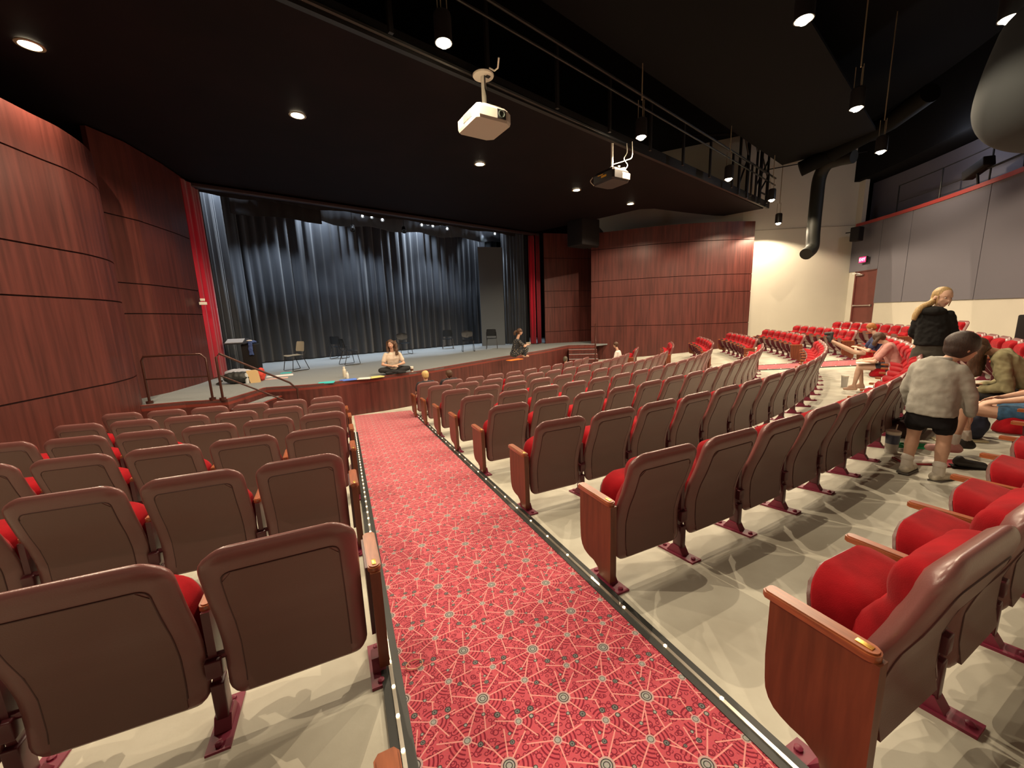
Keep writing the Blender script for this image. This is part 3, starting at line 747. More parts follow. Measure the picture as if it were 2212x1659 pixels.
def m_seatpan():       # underside, a moulded maroon pan facing forward when tipped up
    bm = new(); NX, NZ = 8, 10; z0, z1, w = 0.335, 0.625, 0.44; A_, B_ = [], []
    for j in range(NZ+1):
        t = j/NZ; z = z0+(z1-z0)*t; y0 = 0.172+0.110*t+0.028; hw = w/2; r = 0.12
        if z1-z < r: hw = w/2-r+math.sqrt(max(0, r*r-(r-(z1-z))**2))
        a, b = [], []
        for i in range(NX+1):
            s = i/NX*2-1; e = (1-abs(s)**4)*(1-abs(2*t-1)**4)
            a.append(bm.verts.new((s*hw, y0+0.006+0.026*e, z))); b.append(bm.verts.new((s*hw, y0-0.004, z)))
        A_.append(a); B_.append(b)
    for j in range(NZ):
        for i in range(NX): bm.faces.new((A_[j][i+1], A_[j][i], A_[j+1][i], A_[j+1][i+1])); bm.faces.new((B_[j][i], B_[j][i+1], B_[j+1][i+1], B_[j+1][i]))
        bm.faces.new((A_[j][0], B_[j][0], B_[j+1][0], A_[j+1][0])); bm.faces.new((A_[j][NX], A_[j+1][NX], B_[j+1][NX], B_[j][NX]))
    for i in range(NX): bm.faces.new((A_[0][i], A_[0][i+1], B_[0][i+1], B_[0][i])); bm.faces.new((A_[NZ][i+1], A_[NZ][i], B_[NZ][i], B_[NZ][i+1]))
    return bm
def armcap(x, wdt=0.056, y0=0.068, y1=0.360):
    bm = new(); pr = []; z0, z1 = 0.560, 0.584
    poly = []
    for i in range(9): a = PI + PI*i/8; poly.append((wdt/2*math.cos(a), y0+wdt/2+wdt/2*math.sin(a)))
    poly += [(wdt/2, y1-0.012), (wdt/2-0.01, y1), (-wdt/2+0.01, y1), (-wdt/2, y1-0.012)]
    prism(bm, [(x+a, b) for a, b in poly], z0, z1)
    es = [e for e in bm.edges if abs(e.verts[0].co.z-e.verts[1].co.z) < 1e-5 and e.verts[0].co.z > z1-1e-4]
    bmesh.ops.bevel(bm, geom=es, offset=0.005, segments=2, affect='EDGES')
    return bm
def m_standard(x):      # dark metal side frame under a middle arm
    bm = new(); xprism(bm, [(0.115, 0.560), (0.115, 0.30), (0.125, 0.24), (0.17, 0.24), (0.27, 0.34), (0.34, 0.44), (0.35, 0.560)], x-0.013, x+0.013); return bm
def m_post(x):
    bm = new(); yb = 0.13; box(bm, (x, yb, 0.125), (0.042, 0.062, 0.30), bev=0.006); box(bm, (x, 0.12, 0.34), (0.05, 0.05, 0.07), bev=0.006)
    tube(bm, [(x-0.10, 0.13, 0.37), (x+0.10, 0.13, 0.37)], 0.014, 8); return bm
def m_plate(x):
    bm = new(); zf_ = lambda y: -SL*y
    V = []
    for y in (0.0, 0.26):
        for sx in (-1, 1): V.append((x+sx*0.038, y, zf_(y)))
    bm2 = bm; lo = [bm.verts.new(v) for v in V]; hi = [bm.verts.new((v[0]*1.0, v[1], v[2]+0.012)) for v in V]
    for q in ((0, 1, 3, 2),): bm.faces.new([lo[i] for i in q]); bm.faces.new([hi[i] for i in q][::-1])
    for a, b in ((0, 1), (1, 3), (3, 2), (2, 0)): bm.faces.new((lo[a], lo[b], hi[b], hi[a]))
    for y in (0.025, 0.235): lathe(bm, [(0.013, 0.0), (0.013, 0.02), (0.006, 0.024)], 8, (x, y, zf_(y)))
    xprism(bm, [(0.075, 0.002), (0.105, 0.05), (0.16, 0.05), (0.20, -0.012)], x-0.027, x+0.027)
    return bm
def m_endpanel(x, out):
    pr = [(0.062, 0.560), (0.060, 0.12), (0.065, 0.055), (0.155, 0.055), (0.165, 0.12)]
    for i in range(7): a = -PI/2 + (PI/2)*i/6; pr.append((0.215+0.115*math.cos(a) if i else 0.205, 0.275+0.115*math.sin(a)+(-0.0)))
    pr += [(0.335, 0.36), (0.335, 0.560)]
    bm = new(); xprism(bm, pr, x-0.02, x+0.02); return bm
def m_numplate(x):
    bm = new(); box(bm, (x, 0.105, 0.5852), (0.016, 0.038, 0.003), bev=0.001); return bm
ME = {}
def mesh_of(key, bm, mat, sub=0):
    me = bpy.data.meshes.new(key)
    if not key.startswith('plate'):
        for v in bm.verts: v.co.z = v.co.z-0.09 if v.co.z > 0.2 else v.co.z*0.55
    bmesh.ops.recalc_face_normals(bm, faces=bm.faces); bm.to_mesh(me); bm.free(); me.materials.append(mat)
    me.shade_smooth()
    if sub:
        t = bpy.data.objects.new('t', me); COL.objects.link(t); m = t.modifiers.new('s', 'SUBSURF'); m.levels = sub; m.render_levels = sub
        dg = bpy.context.evaluated_depsgraph_get(); m2 = bpy.data.meshes.new_from_object(t.evaluated_get(dg)); bpy.data.objects.remove(t)
        m2.shade_smooth(); ME[key] = m2; return
    try: me.set_sharp_from_angle(angle=math.radians(40))
    except Exception: pass
    ME[key] = me
H2 = SW/2
mesh_of('back_shell', m_backshell(), M_vinyl, 1); mesh_of('back_board', m_backpanel(), M_shell); mesh_of('back_seam', m_backseam(), M_seam)
mesh_of('back_cushion', m_backcushion(), M_red, 1); mesh_of('seat_cushion', m_seatcushion(), M_red, 1); mesh_of('seat_pan', m_seatpan(), M_shell)
for sfx, x in (('l', -H2), ('r', H2)):
    xo = x + math.copysign(0.022, x)
    mesh_of('arm'+sfx, armcap(xo, 0.052), M_armw); mesh_of('midarm'+sfx, armcap(x, 0.042, 0.125, 0.405), M_armw); mesh_of('frame'+sfx, m_standard(x), M_maroonmetal); mesh_of('post'+sfx, m_post(x), M_maroonmetal); mesh_of('plate'+sfx, m_plate(x), M_plate)
    mesh_of('end'+sfx, m_endpanel(xo, 1), M_endw); mesh_of('num'+sfx, m_numplate(xo), M_brass)
def theatre_seat(x, y, heading, label, group, left=None, right=None, down=False):
    """heading: direction the seat faces. left/right: None, 'mid' or 'end' arm on that side"""
    root = empty('theatre_seat', (x, y, fz(x, y)), heading-PI/2, label, 'theatre seat', group)
    if down: root.location.z += 0
    def part(name, key, parent=root):
        o = bpy.data.objects.new(name, ME[key]); COL.objects.link(o); o.parent = parent; return o
    sh = part('backrest', 'back_shell'); part('back_board', 'back_board', sh); part('seam', 'back_seam', sh)
    part('back_cushion', 'back_cushion')
    sc_ = part('seat_cushion', 'seat_cushion'); sp_ = part('seat_pan', 'seat_pan', sc_)
    if down:
        # seat folded down: hinge about its lower edge
        M = Matrix.Translation((0, 0.215, 0.27)) @ Matrix.Rotation(math.radians(-75), 4, 'X') @ Matrix.Translation((0, -0.215, -0.25))
        sc_.matrix_local = M
    for side, sfx in ((left, 'l'), (right, 'r')):
        if side is None: continue
        a = part('armrest', ('arm' if side == 'end' else 'midarm')+sfx)
        if side == 'end':
            part('number_plate', 'num'+sfx, a); part('end_panel', 'end'+sfx); part('side_frame', 'frame'+sfx); part('base_plate', 'plate'+sfx)
        else:
            part('side_frame', 'frame'+sfx); part('leg', 'post'+sfx); part('base_plate', 'plate'+sfx)
    return root
OCC = {}       # seats with the cushion down, filled by people
nseat = 0
def heading_of(th): return math.atan2(math.cos(th), -math.sin(th))    # towards C
DOWN = {('c', 7, 13), ('c', 7, 17), ('c', 8, 9), ('c', 8, 7), ('c', 2, 12), ('c', 1, 0), ('c', 1, 1)}
SEATPOS = {}
for k in range(1, 9):
    r = R7+(k-7)*DR; th0 = TH0+TH1*(k-7); n = int((1.058-th0)*r/SW)
    for j in range(n):
        th = th0+(j+0.5)*SW/r; x, y = pol(r, th); z = fz(x, y); SEATPOS[('c', k, j)] = (x, y, z, th)
        if not any(in_view(x, y, z+h, 330) for h in (0.1, 0.5, 0.85)): continue
        rowname = 'front row' if k == 1 else ('rearmost row' if k == 8 else ORD[k-1]+' row')
        face = 'maroon-backed' if th < 0.95 or k < 5 else 'red-cushioned'
        theatre_seat(x, y, heading_of(th), f'{face} theatre seat, {ORD[j]} from the near aisle in the {rowname} of the centre block',
                     f'seats in the {rowname} of the centre block', 'end' if j == 0 else 'mid', 'end' if j == n-1 else None, ('c', k, j) in DOWN)
        nseat += 1
for k, n in ((2, 2), (3, 4), (4, 6), (5, 7), (6, 7), (7, 8), (8, 8), (9, 2)):
    r = R7+(k-7)*DR if k < 9 else 19.45
    for j in range(n):
        th = 1.135+(j+0.5)*SW/r; x, y = pol(r, th); z = fz(x, y); SEATPOS[('r', k, j)] = (x, y, z, th)
        rowname = 'last row' if k == 9 else ORD[k-1]+' row'
        theatre_seat(x, y, heading_of(th), f'red theatre seat, {ORD[j]} beyond the far aisle in the {rowname} of the right block', f'seats in the {rowname} of the right block',
                     'end' if j == 0 else 'mid', 'end' if j == n-1 else None); nseat += 1
LST = {1: (-3.12, 6.44), 2: (-2.66, 5.46), 3: (-2.20, 4.40), 4: (-1.76, 3.36), 5: (-1.33, 2.31), 6: (-0.82, 1.24), 7: (-0.41, 0.22)}
LN = {1: 6, 2: 7, 3: 7, 4: 7, 5: 7, 6: 7, 7: 2}
def wall_clear(x, y): return min((Vector((x, y))-p).length for p in LW)
for i in range(1, 8):
    x, y = LST[i]; a = math.radians(24.5); 
    for j in range(LN[i]):
        if j:
            a2 = a - math.radians(1.9); am = (a+a2)/2
            x -= SW*0.985*math.cos(am); y -= SW*0.985*math.sin(am); a = a2
        if wall_clear(x, y) < 0.36: break
        if not any(in_view(x, y, fz(x, y)+h, 330) for h in (0.1, 0.5, 0.85)) and i < 7: continue
        rowname = 'front row' if i == 1 else ORD[i-1]+' row'
        SEATPOS[('l', i, j)] = (x, y, fz(x, y), a)
        theatre_seat(x, y, a+PI/2, f'maroon-backed theatre seat, {ORD[j]} from the carpet in the {rowname} of the left block', f'seats in the {rowname} of the left block',
                     'mid', 'end' if j == 0 else None); nseat += 1
print('SEATS', nseat)

# ------------------------------------------------------------------ HANDRAILS
def rail(name, label, segs, group=None):
    root = empty(name, (0, 0, 0), 0, label, 'handrail', group)
    for nm_, pts, r in segs:
        bm = new(); tube(bm, pts, r, 10); obj(nm_, bm, M_rail, root)
    return root
q1 = at_z(324, 872, ZS); q2 = at_z(460, 864.5, ZS); q3 = at_z(482, 864.5, ZS)
H_ = 0.88
def V3(p, h): return (p.x, p.y, p.z+h)
c1 = V3(q1, H_); c2 = V3(q2, H_)
pa = q1.lerp(q2, 0.93); pb = q1.lerp(q2, 0.04)
rail('handrail', 'brown tubular guard rail on the small platform left of the stage', [
    ('rail_tube', [V3(q1, 0), V3(q1, H_-0.08), V3(q1.lerp(q2, 0.04), H_), V3(q1.lerp(q2, 0.5), H_+0.005), V3(pa, H_), V3(q2, H_-0.08), V3(q2, 0)], 0.021),
    ('middle_bar', [V3(q1, 0.46), V3(q2, 0.46)], 0.016),
    ('floor_bracket', [V3(q1, 0.0), V3(q1, 0.05)], 0.055), ('floor_bracket', [V3(q2, 0.0), V3(q2, 0.05)], 0.055)])
dv = (Vector((lip[0].x, lip[0].y))-Vector((pf[-1].x, pf[-1].y))); dd_ = Vector((dv.y, -dv.x)).normalized()
e1 = Vector((q3.x+dd_.x*1.0, q3.y+dd_.y*1.0, -2.33))
# far end measured where the rail comes down beside the stage front
e1 = at_floor(652, 915); 
e1 = Vector((e1.x, e1.y, fz(e1.x, e1.y)))
tp = V3(e1, H_-0.02)
rail('handrail', 'brown sloping handrail going down the steps at the left of the stage', [
    ('rail_tube', [V3(q3, 0), V3(q3, H_-0.07), (q3.x+0.05, q3.y+0.02, q3.z+H_), (tp[0]*0.9+q3.x*0.1, tp[1]*0.9+q3.y*0.1, tp[2]*0.9+(q3.z+H_)*0.1), (tp[0], tp[1], tp[2]-0.08), V3(e1, 0)], 0.021),
    ('middle_bar', [V3(q3, 0.48), (e1.x, e1.y, e1.z+0.40)], 0.016), ('floor_bracket', [V3(q3, 0), V3(q3, 0.05)], 0.055)])
q4 = at_z(1286, 747, ZS); e4 = at_floor(1290, 790); d4 = Vector((-N.x*-1, -N.y*-1))
d4 = Vector((-q4.x, -q4.y)).normalized(); e4 = Vector((q4.x+d4.x*1.1, q4.y+d4.y*1.1, -2.1)); 
rail('handrail', 'dark handrail at the right-hand stage steps against the wood wall', [
    ('rail_tube', [V3(q4, 0), V3(q4, 0.9), (e4.x, e4.y, e4.z+0.92), V3(e4, 0)], 0.024), ('middle_bar', [V3(q4, 0.5), (e4.x, e4.y, e4.z+0.5)], 0.018)])

# ------------------------------------------------------------------ PROJECTORS, DUCTS, GALLERY
# white projector under its disc
pz = 3.0
pc = at_z(1048, 262, 2.98); 
pr_ = empty('ceiling_projector', (pc.x, pc.y, pc.z-0.12), 0, 'white ceiling projector hanging on a short pole from the soffit', 'projector')
bw, bd, bh = 0.58, 0.44, 0.17
rzp = math.atan2(U.y, U.x)-0.15
pr_.rotation_euler.z = rzp - PI/2
bm = new()
out = [(-0.24, -0.26), (0.24, -0.26), (0.27, -0.22), (0.27, 0.16), (0.21, 0.24), (-0.21, 0.24), (-0.27, 0.16), (-0.27, -0.22)]
lo_ = [bm.verts.new((x*0.96, y*0.96, 0)) for x, y in out]; m1 = [bm.verts.new((x, y, 0.03)) for x, y in out]; m2 = [bm.verts.new((x, y, 0.13)) for x, y in out]; hi_ = [bm.verts.new((x*0.86, y*0.86, 0.17)) for x, y in out]
for a, b in ((lo_, m1), (m1, m2), (m2, hi_)):
    for i in range(8): bm.faces.new((a[i], a[(i+1) % 8], b[(i+1) % 8], b[i]))
bm.faces.new(lo_[::-1]); bm.faces.new(hi_); body = obj('projector_body', bm, M_pbody, pr_, smooth=False)
bm = new(); box(bm, (0.02, 0.02, 0.19), (0.30, 0.26, 0.06), bev=0.02); obj('top_cover', bm, M_pbody, pr_)
bm = new(); box(bm, (0.271, 0.075, 0.080), (0.012, 0.12, 0.105), bev=0.004); 
lz = obj('lens_window', bm, M_blackm, pr_, smooth=False)
bm = new(); lathe(bm, [(0.045, 0), (0.045, 0.01), (0.036, 0.012), (0.03, 0.004)], 16); bmesh.ops.rotate(bm, cent=(0, 0, 0), matrix=Matrix.Rotation(PI/2, 3, 'Y'), verts=bm.verts); bmesh.ops.translate(bm, vec=(0.277, 0.075, 0.08), verts=bm.verts); obj('lens', bm, nm('lens_glass', (0.05, 0.06, 0.05), 0.05, 0.9), lz)
bm = new()
for i in range(9): box(bm, (-0.06+i*0.024, -0.264, 0.082), (0.012, 0.012, 0.075))
obj('vent_grille', bm, M_vent, pr_, smooth=False)
bm = new(); box(bm, (-0.02, -0.235, 0.15), (0.20, 0.01, 0.016)); obj('cable_panel', bm, M_vent, pr_, smooth=False)
pr_.scale = (1.25, 1.25, 1.25); topz = (3.62-(pc.z-0.12))/1.25
bm = new(); tube(bm, [(0.0, 0.0, 0.2), (0.0, 0.0, topz)], 0.03, 12); obj('mount_pole', bm, M_proj, pr_)
bm = new(); lathe(bm, [(0.125, topz-0.018), (0.13, topz-0.008), (0.13, topz)], 28); obj('ceiling_plate', bm, M_proj, pr_)
bm = new(); tube(bm, [(0.02, 0.05, 0.2), (0.06, 0.09, 0.27), (0.035, 0.03, 0.34), (0.034, 0.0, 0.45), (0.034, 0, topz-0.02)], 0.008, 6); obj('cable', bm, M_black, pr_)
bm = new(); pts = [(0.16, 0.0, topz+0.0), (0.22, 0.03, topz-0.05), (0.30, 0.03, topz-0.06), (0.38, 0.0, topz+0.0)]; tube(bm, pts, 0.010, 6); obj('cable', bm, M_proj, pr_)
# dark projector
pc = at_z(1322, 388, 2.86)
pd = empty('ceiling_projector', (pc.x, pc.y, pc.z-0.1), rzp-PI/2, 'dark grey ceiling projector wrapped in loose white cables', 'projector')
bm = new(); out = [(x*1.15, y*1.1) for x, y in out]
lo_ = [bm.verts.new((x*0.94, y*0.94, 0)) for x, y in out]; m1 = [bm.verts.new((x, y, 0.04)) for x, y in out]; m2 = [bm.verts.new((x, y, 0.19)) for x, y in out]; hi_ = [bm.verts.new((x*0.8, y*0.8, 0.26)) for x, y in out]
for a, b in ((lo_, m1), (m1, m2), (m2, hi_)):
    for i in range(8): bm.faces.new((a[i], a[(i+1) % 8], b[(i+1) % 8], b[i]))
bm.faces.new(lo_[::-1]); bm.faces.new(hi_); obj('projector_body', bm, nm('dark_plastic', (0.035, 0.03, 0.028), 0.4), pd, smooth=False)
bm = new(); box(bm, (0.04, -0.292, 0.12), (0.15, 0.006, 0.04)); box(bm, (-0.06, -0.292, 0.165), (0.16, 0.006, 0.015)); obj('warning_label', bm, M_yellow, pd, smooth=False)
bm = new(); box(bm, (0.31, 0.10, 0.10), (0.02, 0.24, 0.13), bev=0.01); obj('lamp_cover', bm, M_proj, pd, smooth=False)
bm = new(); box(bm, (0.05, 0.05, 0.285), (0.42, 0.05, 0.03), rz=0.5); box(bm, (0.1, -0.03, 0.28), (0.34, 0.05, 0.03), rz=-0.2); box(bm, (0, 0, 0.32), (0.09, 0.09, 0.07), bev=0.01); obj('mount_bracket', bm, M_proj, pd)
topz = 3.62-(pc.z-0.1)
bm = new(); tube(bm, [(0, 0, 0.33), (0, 0, topz)], 0.026, 10); obj('mount_pole', bm, M_proj, pd)
for pts in ([(0.1, 0.25, 0.28), (0.14, 0.33, 0.4), (0.06, 0.30, 0.55), (0.12, 0.33, 0.66), (0.10, 0.34, topz)], [(0.0, 0.05, 0.42), (0.14, 0.30, 0.5), (0.22, 0.38, 0.56), (0.22, 0.38, topz)], [(-0.3, -0.25, 0.02), (-0.36, -0.3, 0.12), (-0.33, -0.26, 0.2)]):
    bm = new(); tube(bm, smoothpath([p for p in pts], 16), 0.009, 6); obj('cable', bm, M_proj, pd)
# black duct: vertical drop with elbow, and the large run above
def duct(pts, r): bm = new(); tube(bm, smoothpath(pts, 40), r, 16); return bm
dt0 = at_n(1757, 400, 7.2); 
def on_depth(u, v, dep): d = ray(u, v); return d*(dep/d.dot(FW))
DD = 13.6
P_ = [on_depth(1845, 338, 12.6), on_depth(1812, 345, 13.0), on_depth(1786, 356, DD-0.3), on_depth(1770, 385, DD), on_depth(1763, 440, DD+0.1), on_depth(1757, 500, DD+0.1), on_depth(1754, 535, DD+0.1), on_depth(1741, 549, DD-0.05)]
dk = empty('air_duct', P_[5], 0, 'black round air duct dropping down in front of the white wall with an elbow outlet', 'duct')
L_ = [p-P_[5] for p in P_]
bm = new(); tube(bm, smoothpath([tuple(p) for p in L_], 60), 0.20, 18); obj('duct_pipe', bm, M_duct, dk)
bm = new(); tube(bm, [tuple(on_depth(1728, 366, 13.4)-P_[5]), tuple(on_depth(1795, 333, 12.9)-P_[5]), tuple(on_depth(1925, 262, 11.2)-P_[5]), tuple(on_depth(2010, 200, 10.0)-P_[5])], 0.24, 18); obj('main_duct', bm, nm('duct_dark', (0.004, 0.004, 0.003), 0.8, 0.1), dk)
# big grey rounded duct end near the top right
gp = on_depth(2318, 178, 4.7)
x, y = pol(19.9, 1.28); ld_ = bpy.data.lights.new('gallery_fill_light', 'POINT'); ld_.energy = 28; ld_.color = (0.8, 0.85, 1.0); ld_.shadow_soft_size = 0.06; lo2 = bpy.data.objects.new('gallery_fill_light', ld_); COL.objects.link(lo2); lo2.location = (x, y, 4.3)  # unseen point light added to lift the dim gallery wall, no fixture
gd = empty('grey_duct', gp, 0, 'large pale grey rounded duct bulging in from the top right corner', 'duct')
bm = new(); prof = [(0.05, -0.66), (0.35, -0.64), (0.58, -0.52), (0.74, -0.30), (0.80, 0.0), (0.80, 0.55), (0.74, 0.8), (0.4, 0.9), (0.05, 0.9)]
prof = [tuple(v) for v in smoothpath([(r_, z_) for r_, z_ in prof], 48)]; lathe(bm, prof, 64); bmesh.ops.rotate(bm, cent=(0, 0, 0), matrix=Matrix.Rotation(0.25, 3, 'Y'), verts=bm.verts); obj('duct_body', bm, M_greyp, gd)
bm = new(); tube(bm, [(0, 0, 0.85), (0.2, 0, 6.75-gp.z)], 0.05, 10); obj('hanger_rod', bm, M_cat, gd)
# speaker on the wall corner and hanging black masking box near the stage
sp = at_n(1850, 505, 0); sp = on_depth(1851, 506, 15.0)
sk = empty('wall_speaker', sp, 0.4, 'black loudspeaker mounted where the white wall meets the grey wall', 'speaker')
bm = new(); box(bm, (0, 0, 0), (0.34, 0.30, 0.52), bev=0.03); obj('speaker_box', bm, M_black, sk); bm = new(); tube(bm, [(0, 0.1, 0.1), (0.25, 0.5, 0.15)], 0.02); obj('bracket', bm, M_black, sk)
x, y = un(6.25, 2.6); 
hb = empty('hanging_loudspeaker', (x, y, 3.02), RZU, 'black loudspeaker cluster hanging under the soffit above the stage-right wall', 'speaker')
bm = new(); box(bm, (0, 0, 0.15), (1.1, 0.8, 1.05), bev=0.04); obj('speaker_box', bm, M_black, hb); 
bm = new(); box(bm, (1.0, 0.3, 0.15), (0.55, 0.5, 0.8), rot=Matrix.Rotation(0.5, 4, 'Y'), bev=0.03); obj('speaker_box', bm, M_blackm, hb)
# lighting boom glimpsed over the wood panel
lb_ = on_depth(1495, 472, 17.6)
lbm = empty('lighting_bar', lb_, 0, 'black bar with small lanterns visible just above the right wood wall', 'lighting bar')
bm = new(); tube(bm, [(-0.5, 0, 0.1), (0.6, 0, 0.16)], 0.035); obj('bar', bm, M_black, lbm)
for k in range(4):
    bm = new(); tube(bm, [(-0.45+k*0.33, 0, 0.12), (-0.45+k*0.33, 0, -0.45)], 0.03); box(bm, (-0.45+k*0.33, 0, -0.05), (0.13, 0.2, 0.2), bev=0.02); obj('lantern', bm, M_black, lbm)
# gallery railing and follow spot
gr = empty('gallery_railing', (0, 0, 0), 0, 'thin dark railing standing on the red gallery ledge', 'railing')
GT = [1.255+i*0.055 for i in range(-4, 4)]
rr_ = RB+0.1
bm = new(); tube(bm, [(*pol(rr_, 1.42-i*0.03), 3.98-0.0*i) for i in range(14)], 0.016, 6); obj('top_rail', bm, M_cat, gr)
bm = new(); tube(bm, [(*pol(rr_, 1.42-i*0.03), 3.42) for i in range(14)], 0.012, 6); obj('lower_rail', bm, M_cat, gr)
for th in (1.42, 1.335, 1.25, 1.165, 1.08):
    bm = new(); tube(bm, [(*pol(rr_, th), 3.05), (*pol(rr_, th), 3.98)], 0.022, 6); obj('rail_post', bm, M_cat, gr)
x, y = pol(RB-0.02, 1.262)
fs = empty('follow_spot', (x, y, 3.5), heading_of(1.262)-PI/2, 'black spotlight on a pivoting arm at the gallery railing', 'spotlight')
bm = new(); box(bm, (0, 0, 0), (0.75, 0.26, 0.26), rot=Matrix.Rotation(0.25, 4, 'Y'), bev=0.03); obj('lamp_house', bm, M_black, fs)
bm = new(); tube(bm, [(0, 0, -0.1), (-0.1, 0, -0.5)], 0.03); tube(bm, [(-0.35, 0, -0.1), (-1.4, 0, -0.08), (-1.45, 0, -0.5)], 0.02); obj('arm', bm, M_black, fs)

# ------------------------------------------------------------------ PEOPLE
def cap(bm, p0, p1, r0, r1, seg=12):
    p0, p1 = Vector(p0), Vector(p1); d = p1-p0; L = d.length
    if L < 1e-5: d = Vector((0, 0, 1)); L = 1e-4
    t = d.normalized(); pts, rs = [], []
    for i in range(4):
        a = PI/2*(1-i/4); pts.append(p0 - t*r0*math.sin(a)); rs.append(max(r0*math.cos(a), r0*0.05))
    pts.append(p0); rs.append(r0); pts.append(p1); rs.append(r1)
    for i in range(1, 5):
        a = PI/2*i/4; pts.append(p1 + t*r1*math.sin(a)); rs.append(max(r1*math.cos(a), r1*0.05))
    tube(bm, pts, rs, seg)
def ell(bm, c, rx, ry, rz, q=None, seg=16):
    r = bmesh.ops.create_uvsphere(bm, u_segments=seg, v_segments=12, radius=1.0)
    M = Matrix.Translation(Vector(c)) @ (q.to_matrix().to_4x4() if q is not None else Matrix.Identity(4)) @ Matrix.Diagonal((rx, ry, rz, 1))
    bmesh.ops.transform(bm, matrix=M, verts=r['verts'])
def loft(bm, secs, seg=18):
    """secs: (centre, half width along x-dir, half depth, x-dir)"""
    rings = []
    for i, (c, a, b, xd) in enumerate(secs):
        c = Vector(c); p = Vector(secs[max(i-1, 0)][0]); n = Vector(secs[min(i+1, len(secs)-1)][0]); t = (n-p).normalized()
        x = Vector(xd); x = (x-t*x.dot(t)).normalized(); y = t.cross(x)
        rings.append([bm.verts.new(c + x*a*math.copysign(abs(math.cos(2*PI*k/seg))**0.85, math.cos(2*PI*k/seg)) + y*b*math.copysign(abs(math.sin(2*PI*k/seg))**0.85, math.sin(2*PI*k/seg))) for k in range(seg)])
    for a, b in zip(rings, rings[1:]):
        for k in range(seg): bm.faces.new((a[k], a[(k+1) % seg], b[(k+1) % seg], b[k]))
    bm.faces.new(rings[0][::-1]); bm.faces.new(rings[-1])
def fuse(bm, voxel, mat, name, parent, smooth=6, wrinkle=0.0, seed=0):
    bmesh.ops.recalc_face_normals(bm, faces=bm.faces)
    me = bpy.data.meshes.new('f'); bm.to_mesh(me); bm.free(); t = bpy.data.objects.new('f', me); COL.objects.link(t)
    m = t.modifiers.new('r', 'REMESH'); m.mode = 'VOXEL'; m.voxel_size = voxel; m.use_smooth_shade = True
    if smooth: s = t.modifiers.new('s', 'SMOOTH'); s.iterations = smooth; s.factor = 0.5
    if wrinkle:
        tx = bpy.data.textures.new('wr', 'CLOUDS'); tx.noise_scale = 0.07; tx.noise_depth = 1
        d = t.modifiers.new('d', 'DISPLACE'); d.texture = tx; d.strength = wrinkle; d.mid_level = 0.5
    dg = bpy.context.evaluated_depsgraph_get(); m2 = bpy.data.meshes.new_from_object(t.evaluated_get(dg)); bpy.data.objects.remove(t)
    m2.shade_smooth(); m2.materials.clear(); m2.materials.append(mat)
    return obj(name, m2, mat, parent, smooth=False)
def skin(name, c): return nm(name, c, 0.55, 0.4, noise=0.06, nscale=12)
S1 = skin('skin_light', (0.56, 0.33, 0.23)); S2 = skin('skin_warm', (0.46, 0.25, 0.16)); S3 = skin('skin_pale', (0.60, 0.38, 0.28))
M_eye = nm('eye_white', (0.6, 0.57, 0.54), 0.3); M_iris = nm('iris', (0.05, 0.035, 0.03), 0.2); M_lip = nm('lips', (0.40, 0.13, 0.11), 0.5)
def hair_mat(n, c): return nm(n, c, 0.5, 0.4, noise=0.5, nscale=10, stretch=(14, 14, 1.2), bump=0.35, bscale=40)
HB = hair_mat('hair_blonde', (0.42, 0.28, 0.12)); HD = hair_mat('hair_dark', (0.035, 0.018, 0.013)); HBR = hair_mat('hair_brown', (0.085, 0.040, 0.020)); HG = hair_mat('hair_ginger', (0.34, 0.13, 0.03)); HBL = hair_mat('hair_bright_blond', (0.62, 0.43, 0.17)); HO = hair_mat('hair_ash', (0.09, 0.075, 0.05))
def hand(bm, wr, d, palmn, side, s=1.0, curl=0.5):
    """palm plus four separate fingers and a thumb; d = direction of the fingers, palmn = palm normal, side = towards the thumb"""
    wr, d, n = Vector(wr), Vector(d).normalized(), Vector(palmn).normalized(); n = (n-d*n.dot(d)).normalized()
    sd = d.cross(n).normalized()
    if sd.dot(Vector(side)) < 0: sd = -sd
    L = 0.088*s
    for k in (-1, 0, 1): cap(bm, wr+sd*k*0.016*s, wr+d*L*0.9+sd*k*0.024*s, 0.015*s, 0.013*s, 8)
    for k, ln in ((1.5, 0.068), (0.5, 0.077), (-0.5, 0.072), (-1.5, 0.056)):
        b = wr + d*L + sd*k*0.0185*s; r = 0.0085*s; dr = d
        p = b
        for sgm, (f_, cu) in enumerate(((0.45, 0.35), (0.32, 0.8), (0.23, 1.2))):
            a = curl*cu; q = p + (d*math.cos(a)+n*math.sin(a))*ln*s*f_; cap(bm, p, q, r, r*0.9, 8); p = q; r *= 0.9
    b = wr + d*0.025*s + sd*0.028*s; t1 = b + (sd*0.75+d*0.65+n*0.25*curl*2).normalized()*0.036*s; t2 = t1 + (sd*0.35+d*0.85+n*curl*0.6).normalized()*0.028*s
    cap(bm, b, t1, 0.0115*s, 0.0100*s, 8); cap(bm, t1, t2, 0.0098*s, 0.0082*s, 8)
